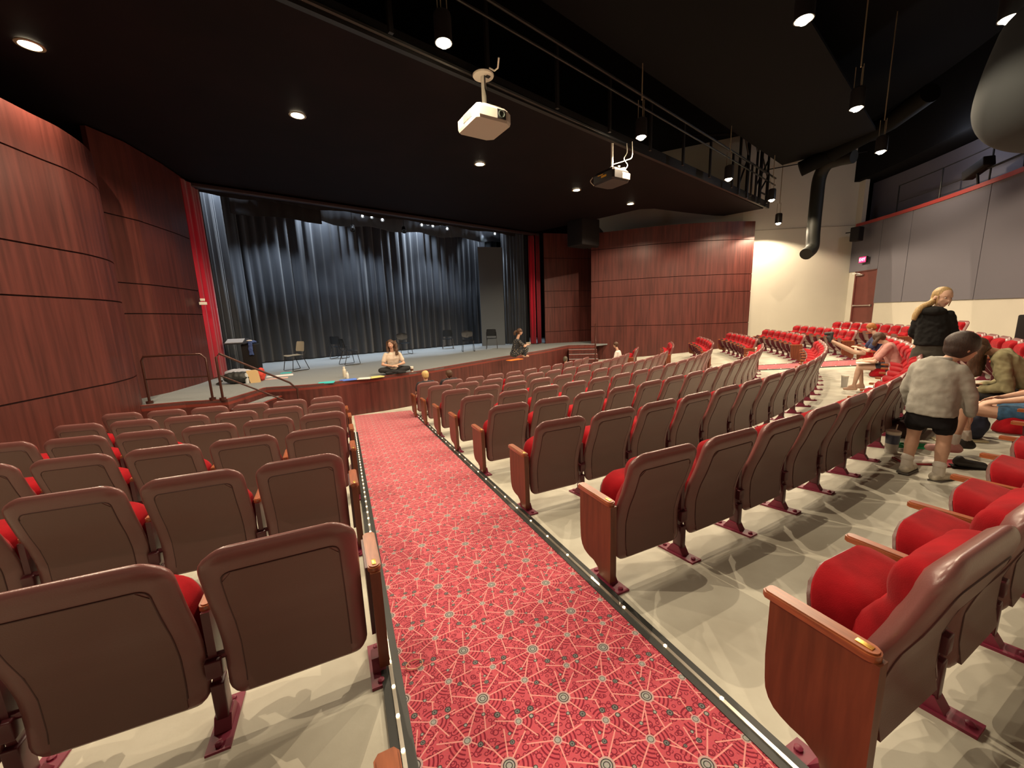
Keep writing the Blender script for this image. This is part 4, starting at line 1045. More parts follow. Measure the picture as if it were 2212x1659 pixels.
def head(bm, parent, c, fwd, up, s, mats, mat_hair, hair, eyes=True):
    """c: centre of the skull; s: head height (chin to crown)"""
    f, u = Vector(fwd).normalized(), Vector(up).normalized(); r = f.cross(u).normalized(); u = r.cross(f).normalized()
    M = Matrix((r, f, u)).transposed(); q = M.to_quaternion(); c = Vector(c)
    P = lambda x, y, z: c + (r*x + f*y + u*z)*s
    ell(bm, P(0, -0.035, 0.10), 0.335*s, 0.40*s, 0.385*s, q)
    ell(bm, P(0, 0.10, -0.13), 0.265*s, 0.27*s, 0.335*s, q)
    ell(bm, P(0, 0.21, -0.38), 0.115*s, 0.10*s, 0.10*s, q)          # chin
    for sx in (-1, 1):
        ell(bm, P(sx*0.155, 0.215, -0.12), 0.11*s, 0.10*s, 0.11*s, q)  # cheeks
        ell(bm, P(sx*0.345, -0.03, -0.06), 0.035*s, 0.075*s, 0.12*s, q)  # ears
        ell(bm, P(sx*0.13, 0.30, 0.095), 0.10*s, 0.05*s, 0.035*s, q)   # brow
    cap(bm, P(0, 0.335, 0.03), P(0, 0.415, -0.13), 0.032*s, 0.048*s, 8)
    for sx in (-1, 1): ell(bm, P(sx*0.045, 0.375, -0.145), 0.035*s, 0.035*s, 0.028*s, q)
    ell(bm, P(0, 0.325, -0.245), 0.075*s, 0.04*s, 0.022*s, q); ell(bm, P(0, 0.318, -0.285), 0.06*s, 0.04*s, 0.024*s, q)
    if eyes:
        b = new()
        for sx in (-1, 1): ell(b, P(sx*0.13, 0.300, 0.015), 0.050*s, 0.046*s, 0.030*s, q, 12)
        ey = obj('eyes', b, M_eye, parent); b = new()
        for sx in (-1, 1): ell(b, P(sx*0.13, 0.332, 0.013), 0.024*s, 0.020*s, 0.024*s, q, 10)
        obj('irises', b, M_iris, ey); b = new()
        ell(b, P(0, 0.352, -0.262), 0.078*s, 0.022*s, 0.026*s, q, 12); obj('lips', b, M_lip, parent); b = new()
        for sx in (-1, 1): cap(b, P(sx*0.065, 0.335, 0.105), P(sx*0.20, 0.300, 0.115), 0.012*s, 0.008*s, 6)
        obj('eyebrows', b, mat_hair, parent)
    return P, q
def arm(bm, sh, el, wr, s=1.0): cap(bm, sh, el, 0.043*s, 0.034*s); cap(bm, el, Vector(el).lerp(Vector(wr), 0.35), 0.035*s, 0.035*s); cap(bm, Vector(el).lerp(Vector(wr), 0.35), wr, 0.035*s, 0.022*s)
def leg(bm, hip, kn, an, s=1.0):
    cap(bm, hip, kn, 0.078*s, 0.050*s); k = Vector(kn); a = Vector(an); cap(bm, k, k.lerp(a, 0.33), 0.049*s, 0.052*s); cap(bm, k.lerp(a, 0.33), a, 0.050*s, 0.031*s)
def foot(bm, an, toe, s=1.0, r=1.0):
    a, t = Vector(an), Vector(toe); heel = a + (a-t).normalized()*0.035*s; heel.z = t.z
    cap(bm, a, heel+Vector((0, 0, 0.012)), 0.032*s*r, 0.033*s*r); cap(bm, heel+Vector((0, 0, 0.01)), t, 0.033*s*r, 0.030*s*r); cap(bm, a, (a+t)/2, 0.030*s*r, 0.030*s*r)
def sphere_hair(P, q, s, bm, cover=0.0):
    ell(bm, P(0, -0.075, 0.135), 0.375*s, 0.415*s, 0.395*s, q, 20)
    ell(bm, P(0, -0.18, -0.04), 0.33*s, 0.29*s, 0.33*s, q, 16)

def person(label, x, y, z, rz): return empty('person', (x, y, z), rz, label, 'person')
# --- child in a light grey sweatshirt, seen from behind
gp_ = at_floor(1990, 1030); yaw = math.atan2(gp_.y, gp_.x) - PI/2 - 0.34      # local +y points away from the camera, turned right
kid = person('child standing with back turned, light grey sweatshirt, black shorts and dark hair', gp_.x, gp_.y, fz(gp_.x, gp_.y), yaw)
kid.scale = (0.94, 0.94, 0.94)
bm = new(); KS = 0.80
HIP = 0.655
for sx in (-1, 1):
    leg(bm, (sx*0.082, 0, HIP), (sx*0.098, 0.015, 0.36), (sx*0.105, -0.01, 0.075), 0.92)
loft(bm, [((0, 0, 0.62), 0.14, 0.09, (1, 0, 0)), ((0, 0.0, 0.78), 0.115, 0.08, (1, 0, 0)), ((0, 0.01, 0.93), 0.13, 0.085, (1, 0, 0)), ((0, 0.02, 1.01), 0.12, 0.06, (1, 0, 0))])
cap(bm, (0.01, 0.02, 1.0), (0.075, 0.06, 1.09), 0.046, 0.044)
arm(bm, (-0.125, 0.01, 0.97), (-0.190, 0.03, 0.77), (-0.195, 0.12, 0.61), 0.85); arm(bm, (0.125, 0.01, 0.97), (0.195, 0.05, 0.77), (0.200, 0.10, 0.60), 0.85)
hand(bm, (-0.195, 0.12, 0.61), (0.0, 0.25, -1), (1, 0, 0), (0, 1, 0), 0.8); hand(bm, (0.200, 0.10, 0.60), (0, 0.25, -1), (-1, 0, 0), (0, 1, 0), 0.8)
hc = (0.100, 0.080, 1.150); Ph, qh = head(bm, kid, hc, (0.62, 0.70, -0.22), (0.12, 0.12, 1), 0.232, S1, HD, None)
fuse(bm, 0.008, S1, 'body', kid)
bm = new(); sphere_hair(Ph, qh, 0.262, bm); ell(bm, Ph(0, -0.10, 0.02), 0.090, 0.090, 0.105, qh); fuse(bm, 0.008, HD, 'hair', kid, 3, 0.006)
bm = new()
loft(bm, [((0, -0.005, 0.575), 0.160, 0.120, (1, 0, 0)), ((0, -0.005, 0.70), 0.158, 0.122, (1, 0, 0)), ((0, 0, 0.84), 0.150, 0.118, (1, 0, 0)), ((0, 0.005, 0.95), 0.152, 0.105, (1, 0, 0)), ((0, 0.01, 1.015), 0.130, 0.080, (1, 0, 0)), ((0.01, 0.02, 1.055), 0.075, 0.06, (1, 0, 0))], 24)
for sx, el_, wr_ in ((-1, (-0.190, 0.03, 0.77), (-0.195, 0.11, 0.625)), (1, (0.195, 0.05, 0.77), (0.200, 0.09, 0.61))):
    cap(bm, (sx*0.128, 0.01, 0.965), el_, 0.058, 0.052); cap(bm, el_, wr_, 0.050, 0.040)
sw = fuse(bm, 0.009, nm('grey_sweatshirt', (0.36, 0.35, 0.31), 0.9, 0.1, noise=0.18, nscale=12, bump=0.35, bscale=18), 'sweatshirt', kid, 8, 0.016)
bm = new(); lathe(bm, [(0.062, 0), (0.066, 0.012), (0.060, 0.026)], 20, (0.012, 0.022, 1.043)); obj('collar', bm, nm('grey_ribbing', (0.33, 0.32, 0.29), 0.9), sw)
bm = new(); loft(bm, [((0, 0, 0.47), 0.165, 0.10, (1, 0, 0)), ((0, 0, 0.56), 0.155, 0.105, (1, 0, 0)), ((0, 0, 0.66), 0.15, 0.10, (1, 0, 0))], 20)
for sx in (-1, 1): cap(bm, (sx*0.080, 0, 0.60), (sx*0.090, 0.008, 0.470), 0.080, 0.074)
fuse(bm, 0.010, nm('black_shorts', (0.010, 0.009, 0.010), 0.85, 0.2), 'shorts', kid, 5, 0.012)
for sx in (-1, 1):
    bm = new(); cap(bm, (sx*0.105, -0.01, 0.16), (sx*0.105, -0.01, 0.07), 0.039, 0.040); lathe(bm, [(0.041, 0), (0.046, 0.012), (0.041, 0.03)], 14, (sx*0.105, -0.009, 0.135)); obj('sock', bm, nm('white_sock', (0.62, 0.58, 0.52), 0.9), kid)
    bm = new(); foot(bm, (sx*0.105, -0.005, 0.06), (sx*0.135+0.02, 0.135, 0.035), 1.0, 1.18); sh_ = fuse(bm, 0.008, nm('cream_shoe', (0.50, 0.46, 0.38), 0.6, noise=0.3, nscale=25), 'shoe', kid, 4)
    bm = new(); prism(bm, [(sx*0.105-0.042, -0.065), (sx*0.105+0.042, -0.065), (sx*0.135+0.062, 0.13), (sx*0.135+0.04, 0.175), (sx*0.135, 0.175), (sx*0.135-0.025, 0.13)], 0.0, 0.018); obj('sole', bm, nm('shoe_sole', (0.10, 0.09, 0.08), 0.7), sh_, smooth=False)

# --- girl in black hoodie looking back over her shoulder
def toward(u, v, dep): return on_depth(u, v, dep)
gb = toward(1985, 900, 5.55); fzb = fz(gb.x, gb.y)
yawb = math.atan2(gb.y, gb.x) - PI/2 
gir = person('girl with long fair ponytail in a black hoodie standing, looking back over shoulder', gb.x, gb.y, fzb, yawb)
topz = 1.0
hs = toward(2026, 642, 5.5).z - fzb       # height of her head centre above the floor
k = hs/1.46
V = lambda x, y, z: Vector((x, y, z))*k
bm = new()
for sx in (-1, 1): leg(bm, V(sx*0.085, 0, 0.82), V(sx*0.09, 0.01, 0.46), V(sx*0.09, -0.02, 0.08), k); foot(bm, V(sx*0.09, -0.02, 0.07), V(sx*0.10, 0.15, 0.035), k)
loft(bm, [(V(0, 0, 0.80), 0.15, 0.10, (1, 0, 0)), (V(0, 0, 1.0), 0.12, 0.085, (1, 0, 0)), (V(0, 0.0, 1.18), 0.15, 0.10, (1, 0, 0)), (V(0, 0, 1.27), 0.14, 0.07, (1, 0, 0))])
cap(bm, V(0.0, 0.0, 1.26), V(0.035, 0.01, 1.37), 0.050, 0.048)
arm(bm, V(-0.13, 0, 1.23), V(-0.17, 0.07, 0.99), V(-0.12, 0.25, 0.90), k*0.9); arm(bm, V(0.13, 0, 1.23), V(0.19, 0.05, 1.0), V(0.17, 0.24, 0.93), k*0.9)
hand(bm, V(-0.12, 0.25, 0.90), (0.5, 0.9, 0), (0, 0, -1), (1, 0, 0), k); hand(bm, V(0.17, 0.24, 0.93), (0.1, 0.9, 0.0), (-1, 0, 0), (0, 0, 1), k, 0.9)
Ph, qh = head(bm, gir, V(0.050, 0.0, 1.455), (0.66, -0.74, -0.22), (0.12, 0.0, 1), 0.250*k, S3, HB, None)
fuse(bm, 0.009, S3, 'body', gir)
bm = new(); s_ = 0.256*k
ell(bm, Ph(0, -0.10, 0.165), 0.365*s_, 0.385*s_, 0.36*s_, qh); ell(bm, Ph(0, -0.22, 0.0), 0.31*s_, 0.25*s_, 0.31*s_, qh)
hb_ = Ph(0, -0.46, 0.02)
tube(bm, smoothpath([tuple(hb_), tuple(V(-0.035, -0.03, 1.40)), tuple(V(-0.12, -0.07, 1.34)), tuple(V(-0.165, -0.12, 1.26)), tuple(V(-0.18, -0.14, 1.17))], 16), [0.026+0.016*math.sin(PI*min(1, i/15)) for i in range(17)], 10)
fuse(bm, 0.010, HB, 'hair', gir, 3, 0.010)
bm = new()
for sx in (-1, 1): tube(bm, [Ph(sx*0.31, 0.10, 0.10), Ph(sx*0.33, 0.16, -0.12), Ph(sx*0.30, 0.17, -0.40)], 0.006, 5)
obj('loose_strands', bm, HB, gir)
bm = new()
loft(bm, [(V(0, 0, 0.84), 0.165, 0.13, (1, 0, 0)), (V(0, 0, 0.98), 0.160, 0.13, (1, 0, 0)), (V(0, 0, 1.12), 0.155, 0.125, (1, 0, 0)), (V(0, 0, 1.22), 0.150, 0.105, (1, 0, 0)), (V(0, 0, 1.285), 0.115, 0.085, (1, 0, 0))], 24)
for sx, el_, wr_ in ((-1, V(-0.17, 0.07, 0.99), V(-0.12, 0.23, 0.905)), (1, V(0.19, 0.05, 1.0), V(0.175, 0.22, 0.935))):
    cap(bm, V(sx*0.130, 0, 1.225), el_, 0.062*k, 0.055*k); cap(bm, el_, wr_, 0.058*k, 0.042*k)
ell(bm, V(-0.01, -0.07, 1.285), 0.12*k, 0.085*k, 0.06*k)      # hood lying on the back
M_hood = nm('black_hoodie', (0.012, 0.012, 0.012), 0.85, 0.2, bump=0.3, bscale=16)
fuse(bm, 0.010, M_hood, 'hoodie', gir, 7, 0.025)
bm = new(); loft(bm, [(V(0, 0, 0.60), 0.19, 0.11, (1, 0, 0)), (V(0, 0, 0.74), 0.175, 0.115, (1, 0, 0)), (V(0, 0, 0.86), 0.15, 0.10, (1, 0, 0))], 20); fuse(bm, 0.011, nm('dark_olive_shorts', (0.05, 0.045, 0.035), 0.9), 'shorts', gir, 4, 0.01)
for sx in (-1, 1):
    bm = new(); foot(bm, V(sx*0.09, -0.02, 0.07), V(sx*0.10, 0.15, 0.035), k, 1.2); fuse(bm, 0.010, nm('dark_shoe', (0.03, 0.03, 0.03), 0.6), 'shoe', gir, 3)

# --- generic seated figure: local +y is where they face, origin on the floor under the hips
def seated(label, x, y, z, yaw, k, sk, hairm, top, bottom, spec):
    p = person(label, x, y, z, yaw); V = lambda a, b, c: Vector((a, b, c))*k; sh = spec.get('seat_h', 0.46); dp = 0.09 if sh > 0.2 else 0.0; sh -= dp
    dz_ = lambda t: (t[0], t[1], t[2]-dp)
    spec = dict(spec); spec['legs'] = [(dz_(a_), b_, c_) for a_, b_, c_ in spec['legs']]; spec['arms'] = [(dz_(a_), dz_(b_), c_) for a_, b_, c_ in spec['arms']]
    lean = spec.get('lean', 0.0); cz = spec.get('chest', 0.45); hd = spec.get('head', (0, 0.04+lean*1.5, 0.78))
    base = Vector((0, 0, sh)); B = lambda a, b, c: base + Vector((a, b, c))*k
    bm = new(); L = spec['legs']
    for kn, an, toe in L:
        sx = -1 if kn[0] < 0 else 1
        leg(bm, B(sx*0.085, 0.02, 0.07), kn, an, k); foot(bm, an, toe, k)
    loft(bm, [(B(0, 0, 0.04), 0.16*k, 0.11*k, (1, 0, 0)), (B(0, lean*0.4, 0.22), 0.12*k, 0.085*k, (1, 0, 0)), (B(0, lean*0.85, 0.40), 0.145*k, 0.095*k, (1, 0, 0)), (B(0, lean, 0.50), 0.13*k, 0.065*k, (1, 0, 0))])
    hv = B(*hd); cap(bm, B(0, lean, 0.50), B(0, lean, 0.50).lerp(hv, 0.55), 0.05*k, 0.046*k)
    A = spec['arms']
    for sx, (el, wr, hdir) in zip((-1, 1), A):
        s0 = B(sx*0.165, lean, 0.47); arm(bm, s0, el, wr, k); hand(bm, wr, hdir, (-sx*0.6, 0, -0.8), (-sx, 0, 0.2), k, spec.get('curl', 0.6))
    Ph, qh = head(bm, p, hv, spec.get('look', (0, 1, -0.1)), spec.get('up', (0, 0, 1)), 0.22*k, sk, hairm, None, eyes=spec.get('eyes', True))
    vx = spec.get('vox', 0.011)
    fuse(bm, vx, sk, 'body', p)
    bm = new(); sphere_hair(Ph, qh, 0.228*k, bm)
    for pts, rs in spec.get('hair', []): 
        tube(bm, smoothpath([tuple(B(*q)) for q in pts], 12), rs*k, 10)
    fuse(bm, vx, hairm, 'hair', p, 3, spec.get('hairw', 0.008))
    bm = new()
    loft(bm, [(B(0, 0.0, 0.04), 0.175*k, 0.125*k, (1, 0, 0)), (B(0, lean*0.4, 0.22), 0.155*k, 0.12*k, (1, 0, 0)), (B(0, lean*0.85, 0.39), 0.175*k, 0.12*k, (1, 0, 0)), (B(0, lean, 0.50), 0.155*k, 0.085*k, (1, 0, 0)), (B(0, lean*1.03, 0.54), 0.075*k, 0.06*k, (1, 0, 0))], 22)
    for sx, (el, wr, hdir) in zip((-1, 1), A):
        s0 = B(sx*0.160, lean, 0.465); e = Vector(el); f = spec.get('sleeve', 0.6); cap(bm, s0, s0.lerp(e, min(1, f)), 0.068*k, 0.060*k)
        if f > 1: cap(bm, e, e.lerp(Vector(wr), f-1), 0.056*k, 0.044*k)
    fuse(bm, vx, top[1], top[0], p, 5, spec.get('wr', 0.018))
    bm = new(); ell(bm, B(0, -0.01, 0.06), 0.185*k, 0.14*k, 0.12*k)
    for kn, an, toe in L:
        sx = -1 if kn[0] < 0 else 1; h = B(sx*0.085, 0.02, 0.07); f = spec.get('legcover', 0.45); kn = Vector(kn)
        cap(bm, h, h.lerp(kn, min(1, f)), 0.098*k, 0.080*k if f < 1 else 0.066*k)
        if f > 1: cap(bm, kn, kn.lerp(Vector(an), f-1), 0.066*k, 0.050*k)
    fuse(bm, vx, bottom[1], bottom[0], p, 4, 0.012)
    if spec.get('shoes'):
        for (kn, an, toe), sm in zip(L, spec['shoes']):
            if sm: bm = new(); foot(bm, Vector(an)-Vector((0, 0, 0.012)), toe, k, 1.25); fuse(bm, vx, sm, 'shoe', p, 3)
    if spec.get('socks'):
        for kn, an, toe in L:
            bm = new(); a = Vector(an); cap(bm, a+(Vector(kn)-a)*0.22, a, 0.042*k, 0.040*k); obj('sock', bm, spec['socks'], p)
    return p, B
# child in pink shirt reading, row 7 of the centre block, far end
x, y, z, th = SEATPOS[('c', 7, 13)]; hd_ = heading_of(th); fx, fy = math.cos(hd_), math.sin(hd_)
px_, py_ = x+fx*0.20, y+fy*0.20
pink, B = seated('child in pink t-shirt bending over white paper on their lap, bare legs', px_, py_, fz(px_, py_), hd_-PI/2, 0.86, S3, HBR, ('t_shirt', nm('pink_shirt', (0.55, 0.27, 0.24), 0.9)), ('shorts', nm('denim_dark', (0.04, 0.045, 0.06), 0.9)),
    dict(seat_h=0.46, lean=0.16, head=(0, 0.30, 0.62), look=(0, 0.75, -0.75), up=(0, 0.7, 0.7), legs=[((-0.10, 0.46, 0.50), (-0.12, 0.50, 0.10), (-0.13, 0.62, 0.03)), ((0.12, 0.46, 0.50), (0.13, 0.40, 0.10), (0.14, 0.52, 0.03))],
         arms=[((-0.22, 0.28, 0.62), (-0.10, 0.42, 0.62), (0.5, 0.8, -0.1)), ((0.22, 0.28, 0.62), (0.10, 0.42, 0.62), (-0.5, 0.8, -0.1))], hair=[([(0.05, 0.28, 0.66), (0.09, 0.34, 0.56), (0.08, 0.36, 0.48)], 0.035), ([(-0.05, 0.28, 0.66), (-0.09, 0.34, 0.56), (-0.08, 0.36, 0.48)], 0.035)], sleeve=0.75, hairw=0.012))
bm = new(); box(bm, (0, 0, 0), (0.38, 0.28, 0.02), rot=Matrix.Rotation(-0.12, 4, 'X')); tag(obj('paper_pad', bm, M_paper, smooth=False, loc=(px_+fx*0.37, py_+fy*0.37, fz(px_, py_)+0.50), rz=hd_-PI/2), 'white pad of paper on the lap of the child in pink', 'paper')
# ginger-haired child behind, legs stretched up on the row in front
x, y, z, th = SEATPOS[('c', 7, 17)]; hd_ = heading_of(th); fx, fy = math.cos(hd_), math.sin(hd_); gx, gy = x+fx*0.20, y+fy*0.20
seated('ginger-haired child in red shorts and white mask with legs up on the row in front', gx, gy, fz(gx, gy), hd_-PI/2, 0.86, S3, HG, ('t_shirt', nm('navy_shirt', (0.03, 0.04, 0.10), 0.9)), ('shorts', nm('red_shorts', (0.55, 0.02, 0.02), 0.85)),
    dict(seat_h=0.46, lean=0.10, head=(0, 0.22, 0.70), look=(0.1, 0.8, -0.5), up=(0, 0.5, 0.85), legs=[((-0.09, 0.42, 0.56), (-0.08, 0.84, 0.72), (-0.08, 0.93, 0.86)), ((0.10, 0.42, 0.54), (0.12, 0.82, 0.69), (0.13, 0.91, 0.84))],
         arms=[((-0.22, 0.22, 0.60), (-0.08, 0.38, 0.66), (0.6, 0.7, 0.2)), ((0.22, 0.22, 0.60), (0.08, 0.38, 0.66), (-0.6, 0.7, 0.2))], sleeve=0.7, shoes=[nm('dark_shoe', (0.03, 0.03, 0.03), 0.6), nm('dark_shoe', (0.03, 0.03, 0.03), 0.6)]))
# girl with khaki jacket (row 8 of the centre block, further along)
x, y, z, th = SEATPOS[('c', 8, 9)]; hd_ = heading_of(th); fx, fy = math.cos(hd_), math.sin(hd_); kx, ky = x+fx*0.20, y+fy*0.20
M_khaki = nm('khaki_jacket', (0.26, 0.23, 0.13), 0.95, 0.1, noise=0.3, nscale=6, bump=0.4, bscale=10)
seated('person with long brown hair hunched forward in a loose khaki jacket, seated', kx, ky, fz(kx, ky), hd_-PI/2, 0.95, S2, HBR, ('jacket', M_khaki), ('trousers', nm('dark_trousers', (0.03, 0.028, 0.03), 0.9)),
    dict(seat_h=0.44, lean=0.36, head=(-0.05, 0.54, 0.56), look=(-0.3, 0.7, -0.6), up=(0, 0.5, 0.8), legs=[((-0.12, 0.46, 0.50), (-0.14, 0.50, 0.10), (-0.15, 0.62, 0.03)), ((0.14, 0.46, 0.50), (0.16, 0.46, 0.10), (0.17, 0.58, 0.03))],
         arms=[((-0.25, 0.28, 0.60), (-0.16, 0.46, 0.56), (0.3, 0.9, -0.1)), ((0.26, 0.28, 0.58), (0.14, 0.45, 0.56), (-0.4, 0.9, -0.1))], hair=[([(-0.12, 0.50, 0.60), (-0.15, 0.54, 0.44), (-0.14, 0.52, 0.26)], 0.055), ([(0.06, 0.50, 0.58), (0.08, 0.50, 0.42), (0.05, 0.5, 0.30)], 0.05)], hairw=0.02, wr=0.035, sleeve=1.8, legcover=1.7, vox=0.011))
# child in denim shorts, only legs reaching into the picture
x, y, z, th = SEATPOS[('c', 8, 7)]; hd_ = heading_of(th); fx, fy = math.cos(hd_), math.sin(hd_); bx, by = x+fx*0.20, y+fy*0.20
seated('child in blue denim shorts sitting at the right edge, bare legs and white socks', bx, by, fz(bx, by), hd_-PI/2, 0.92, S1, HBR, ('t_shirt', nm('pale_top', (0.5, 0.42, 0.40), 0.9)), ('shorts', nm('denim_blue', (0.035, 0.10, 0.19), 0.9, noise=0.4, nscale=30)),
    dict(seat_h=0.45, lean=0.02, head=(0, 0.06, 0.76), legs=[((-0.10, 0.50, 0.52), (-0.12, 0.52, 0.11), (-0.17, 0.66, 0.045)), ((0.10, 0.52, 0.52), (0.10, 0.46, 0.11), (0.07, 0.60, 0.045))],
         arms=[((-0.22, 0.08, 0.70), (-0.12, 0.30, 0.62), (0.3, 0.9, -0.3)), ((0.22, 0.08, 0.70), (0.12, 0.30, 0.62), (-0.3, 0.9, -0.3))], sleeve=0.5, legcover=0.5, socks=nm('white_sock', (0.62, 0.58, 0.52), 0.9), shoes=[nm('pink_shoe', (0.50, 0.27, 0.25), 0.6), nm('dark_shoe', (0.03, 0.03, 0.03), 0.6)], vox=0.009))
# child in white top, second row far end
x, y, z, th = SEATPOS[('c', 2, 12)]; hd_ = heading_of(th); fx, fy = math.cos(hd_), math.sin(hd_)
seated('small child in a white top leaning forward at the far end of the second row', x+fx*0.25, y+fy*0.25, fz(x, y), hd_-PI/2, 0.80, S1, HBR, ('t_shirt', nm('white_top', (0.68, 0.64, 0.58), 0.9)), ('trousers', nm('dark_trousers', (0.03, 0.028, 0.03), 0.9)),
    dict(seat_h=0.50, lean=0.05, head=(0, 0.14, 0.74), legs=[((-0.10, 0.40, 0.46), (-0.10, 0.40, 0.10), (-0.10, 0.52, 0.03)), ((0.10, 0.40, 0.46), (0.10, 0.40, 0.10), (0.10, 0.52, 0.03))],
         arms=[((-0.2, 0.1, 0.58), (-0.1, 0.3, 0.56), (0.3, 0.9, 0)), ((0.2, 0.1, 0.58), (0.1, 0.3, 0.56), (-0.3, 0.9, 0))], vox=0.014))
for (key, hm, lab, dx, hh) in ((('c', 1, 0), HBL, 'blond-haired child whose head shows over the first seat of the front row', 0.0, 0.66), (('c', 1, 1), HBR, 'brown-haired child whose head shows over the second seat of the front row', 0.0, 0.62)):
    x, y, z, th = SEATPOS[key]; hd_ = heading_of(th); fx, fy = math.cos(hd_), math.sin(hd_)
    seated(lab, x+fx*0.2, y+fy*0.2, fz(x, y), hd_-PI/2, 0.92, S1, hm, ('t_shirt', nm('dark_shirt', (0.03, 0.025, 0.03), 0.9)), ('trousers', nm('dark_trousers', (0.03, 0.028, 0.03), 0.9)),
        dict(seat_h=0.36, lean=0.0, chest=0.3, head=(0, 0.02, hh), legs=[((-0.10, 0.42, 0.46), (-0.10, 0.42, 0.10), (-0.10, 0.54, 0.03)), ((0.10, 0.42, 0.46), (0.10, 0.42, 0.10), (0.10, 0.54, 0.03))],
             arms=[((-0.2, 0.1, 0.58), (-0.1, 0.3, 0.56), (0.3, 0.9, 0)), ((0.2, 0.1, 0.58), (0.1, 0.3, 0.56), (-0.3, 0.9, 0))], vox=0.014))
hp = at_floor(1222, 835, 0.0); hq = on_depth(1221, 771, 13.6)
seated('person with short ash-grey hair sitting low in front of the right stage steps', hq.x, hq.y, hq.z-1.09, -0.6, 0.95, S2, HO, ('t_shirt', nm('olive_shirt', (0.06, 0.06, 0.045), 0.9)), ('trousers', nm('dark_trousers', (0.03, 0.028, 0.03), 0.9)),
    dict(seat_h=0.38, lean=0.0, head=(0, 0.02, 0.75), legs=[((-0.10, 0.42, 0.42), (-0.10, 0.42, 0.10), (-0.10, 0.54, 0.03)), ((0.10, 0.42, 0.42), (0.10, 0.42, 0.10), (0.10, 0.54, 0.03))],
         arms=[((-0.2, 0.1, 0.55), (-0.1, 0.3, 0.5), (0.3, 0.9, 0)), ((0.2, 0.1, 0.55), (0.1, 0.3, 0.5), (-0.3, 0.9, 0))], vox=0.016))
# --- woman cross-legged on the stage lip, facing the seats
wp = at_z(850, 806, ZS); to_cam = math.atan2(-wp.y, -wp.x)
yw = to_cam + 0.15 - PI/2
wl, B = seated('woman with long dark curly hair, cream t-shirt and black trousers, cross-legged on the stage edge', wp.x, wp.y, ZS, yw, 1.0, S1, HBR, ('t_shirt', nm('cream_shirt', (0.62, 0.52, 0.42), 0.9)), ('trousers', nm('black_trousers', (0.012, 0.012, 0.014), 0.85)),
    dict(seat_h=0.03, lean=0.08, head=(0.03, 0.16, 0.74), look=(0.35, 0.9, -0.18), legs=[((-0.34, 0.24, 0.13), (0.10, 0.36, 0.07), (0.22, 0.38, 0.06)), ((0.34, 0.24, 0.13), (-0.10, 0.42, 0.07), (-0.22, 0.42, 0.06))],
         arms=[((-0.27, 0.12, 0.26), (-0.06, 0.32, 0.24), (0.9, 0.4, 0)), ((0.27, 0.12, 0.26), (0.06, 0.34, 0.22), (-0.9, 0.4, 0))], sleeve=0.62, legcover=1.85, wr=0.012,
         hair=[([(-0.07, 0.13, 0.82), (-0.095, 0.15, 0.70), (-0.10, 0.18, 0.58), (-0.095, 0.19, 0.46)], 0.040), ([(0.10, 0.11, 0.80), (0.115, 0.12, 0.68), (0.11, 0.14, 0.55)], 0.036), ([(0.0, 0.07, 0.80), (0.0, 0.04, 0.66), (0.0, 0.03, 0.52)], 0.085)], hairw=0.03,
         shoes=[nm('black_trousers', (0.012, 0.012, 0.014)), nm('black_trousers', (0.012, 0.012, 0.014))]))
bm = new(); box(bm, (0, 0, 0), (0.26, 0.19, 0.02)); tag(obj('notebook', bm, M_blackm, smooth=False, loc=(wp.x+math.cos(to_cam+0.15)*0.30, wp.y+math.sin(to_cam+0.15)*0.30, ZS+0.205), rz=yw), 'dark notebook on the lap of the woman on the stage edge', 'notebook')
# --- woman in dark floral dress sitting on the stage edge, turned to the right
wq = at_z(1112, 772, ZS)
def floral():
    m = nm('floral_dress', (0.018, 0.018, 0.022), 0.85); nt = m.node_tree; b = nt.nodes['Principled BSDF']; v = nt.nodes.new('ShaderNodeTexVoronoi'); v.inputs['Scale'].default_value = 26
    tc = nt.nodes.new('ShaderNodeTexCoord'); nt.links.new(tc.outputs['Object'], v.inputs['Vector']); cr = nt.nodes.new('ShaderNodeValToRGB'); cr.color_ramp.interpolation = 'CONSTANT'
    cr.color_ramp.elements[0].color = (0.34, 0.30, 0.22, 1); cr.color_ramp.elements[1].position = 0.27; cr.color_ramp.elements[1].color = (0.018, 0.020, 0.026, 1)
    nt.links.new(v.outputs['Distance'], cr.inputs[0]); nt.links.new(cr.outputs[0], b.inputs['Base Color']); return m
M_flor = floral()
yq = math.atan2(wq.y, wq.x) - PI/2 - 1.25
seated('woman with tied-back hair in a dark floral dress sitting at the stage edge', wq.x, wq.y, ZS, yq, 1.02, S1, HBR, ('dress_top', M_flor), ('dress_skirt', M_flor),
    dict(seat_h=0.06, lean=0.10, head=(0, 0.20, 0.76), look=(0.1, 1, -0.15), legs=[((-0.14, 0.40, 0.30), (-0.14, 0.34, 0.06), (-0.14, 0.46, 0.03)), ((0.14, 0.38, 0.28), (0.16, 0.30, 0.06), (0.16, 0.42, 0.03))],
         arms=[((-0.22, 0.28, 0.36), (-0.06, 0.42, 0.40), (0.6, 0.8, 0)), ((0.22, 0.28, 0.36), (0.06, 0.42, 0.40), (-0.6, 0.8, 0))], sleeve=0.65, legcover=1.95, wr=0.015, hair=[([(0, 0.08, 0.80), (0, 0.02, 0.74), (0, 0.02, 0.66)], 0.04)]))

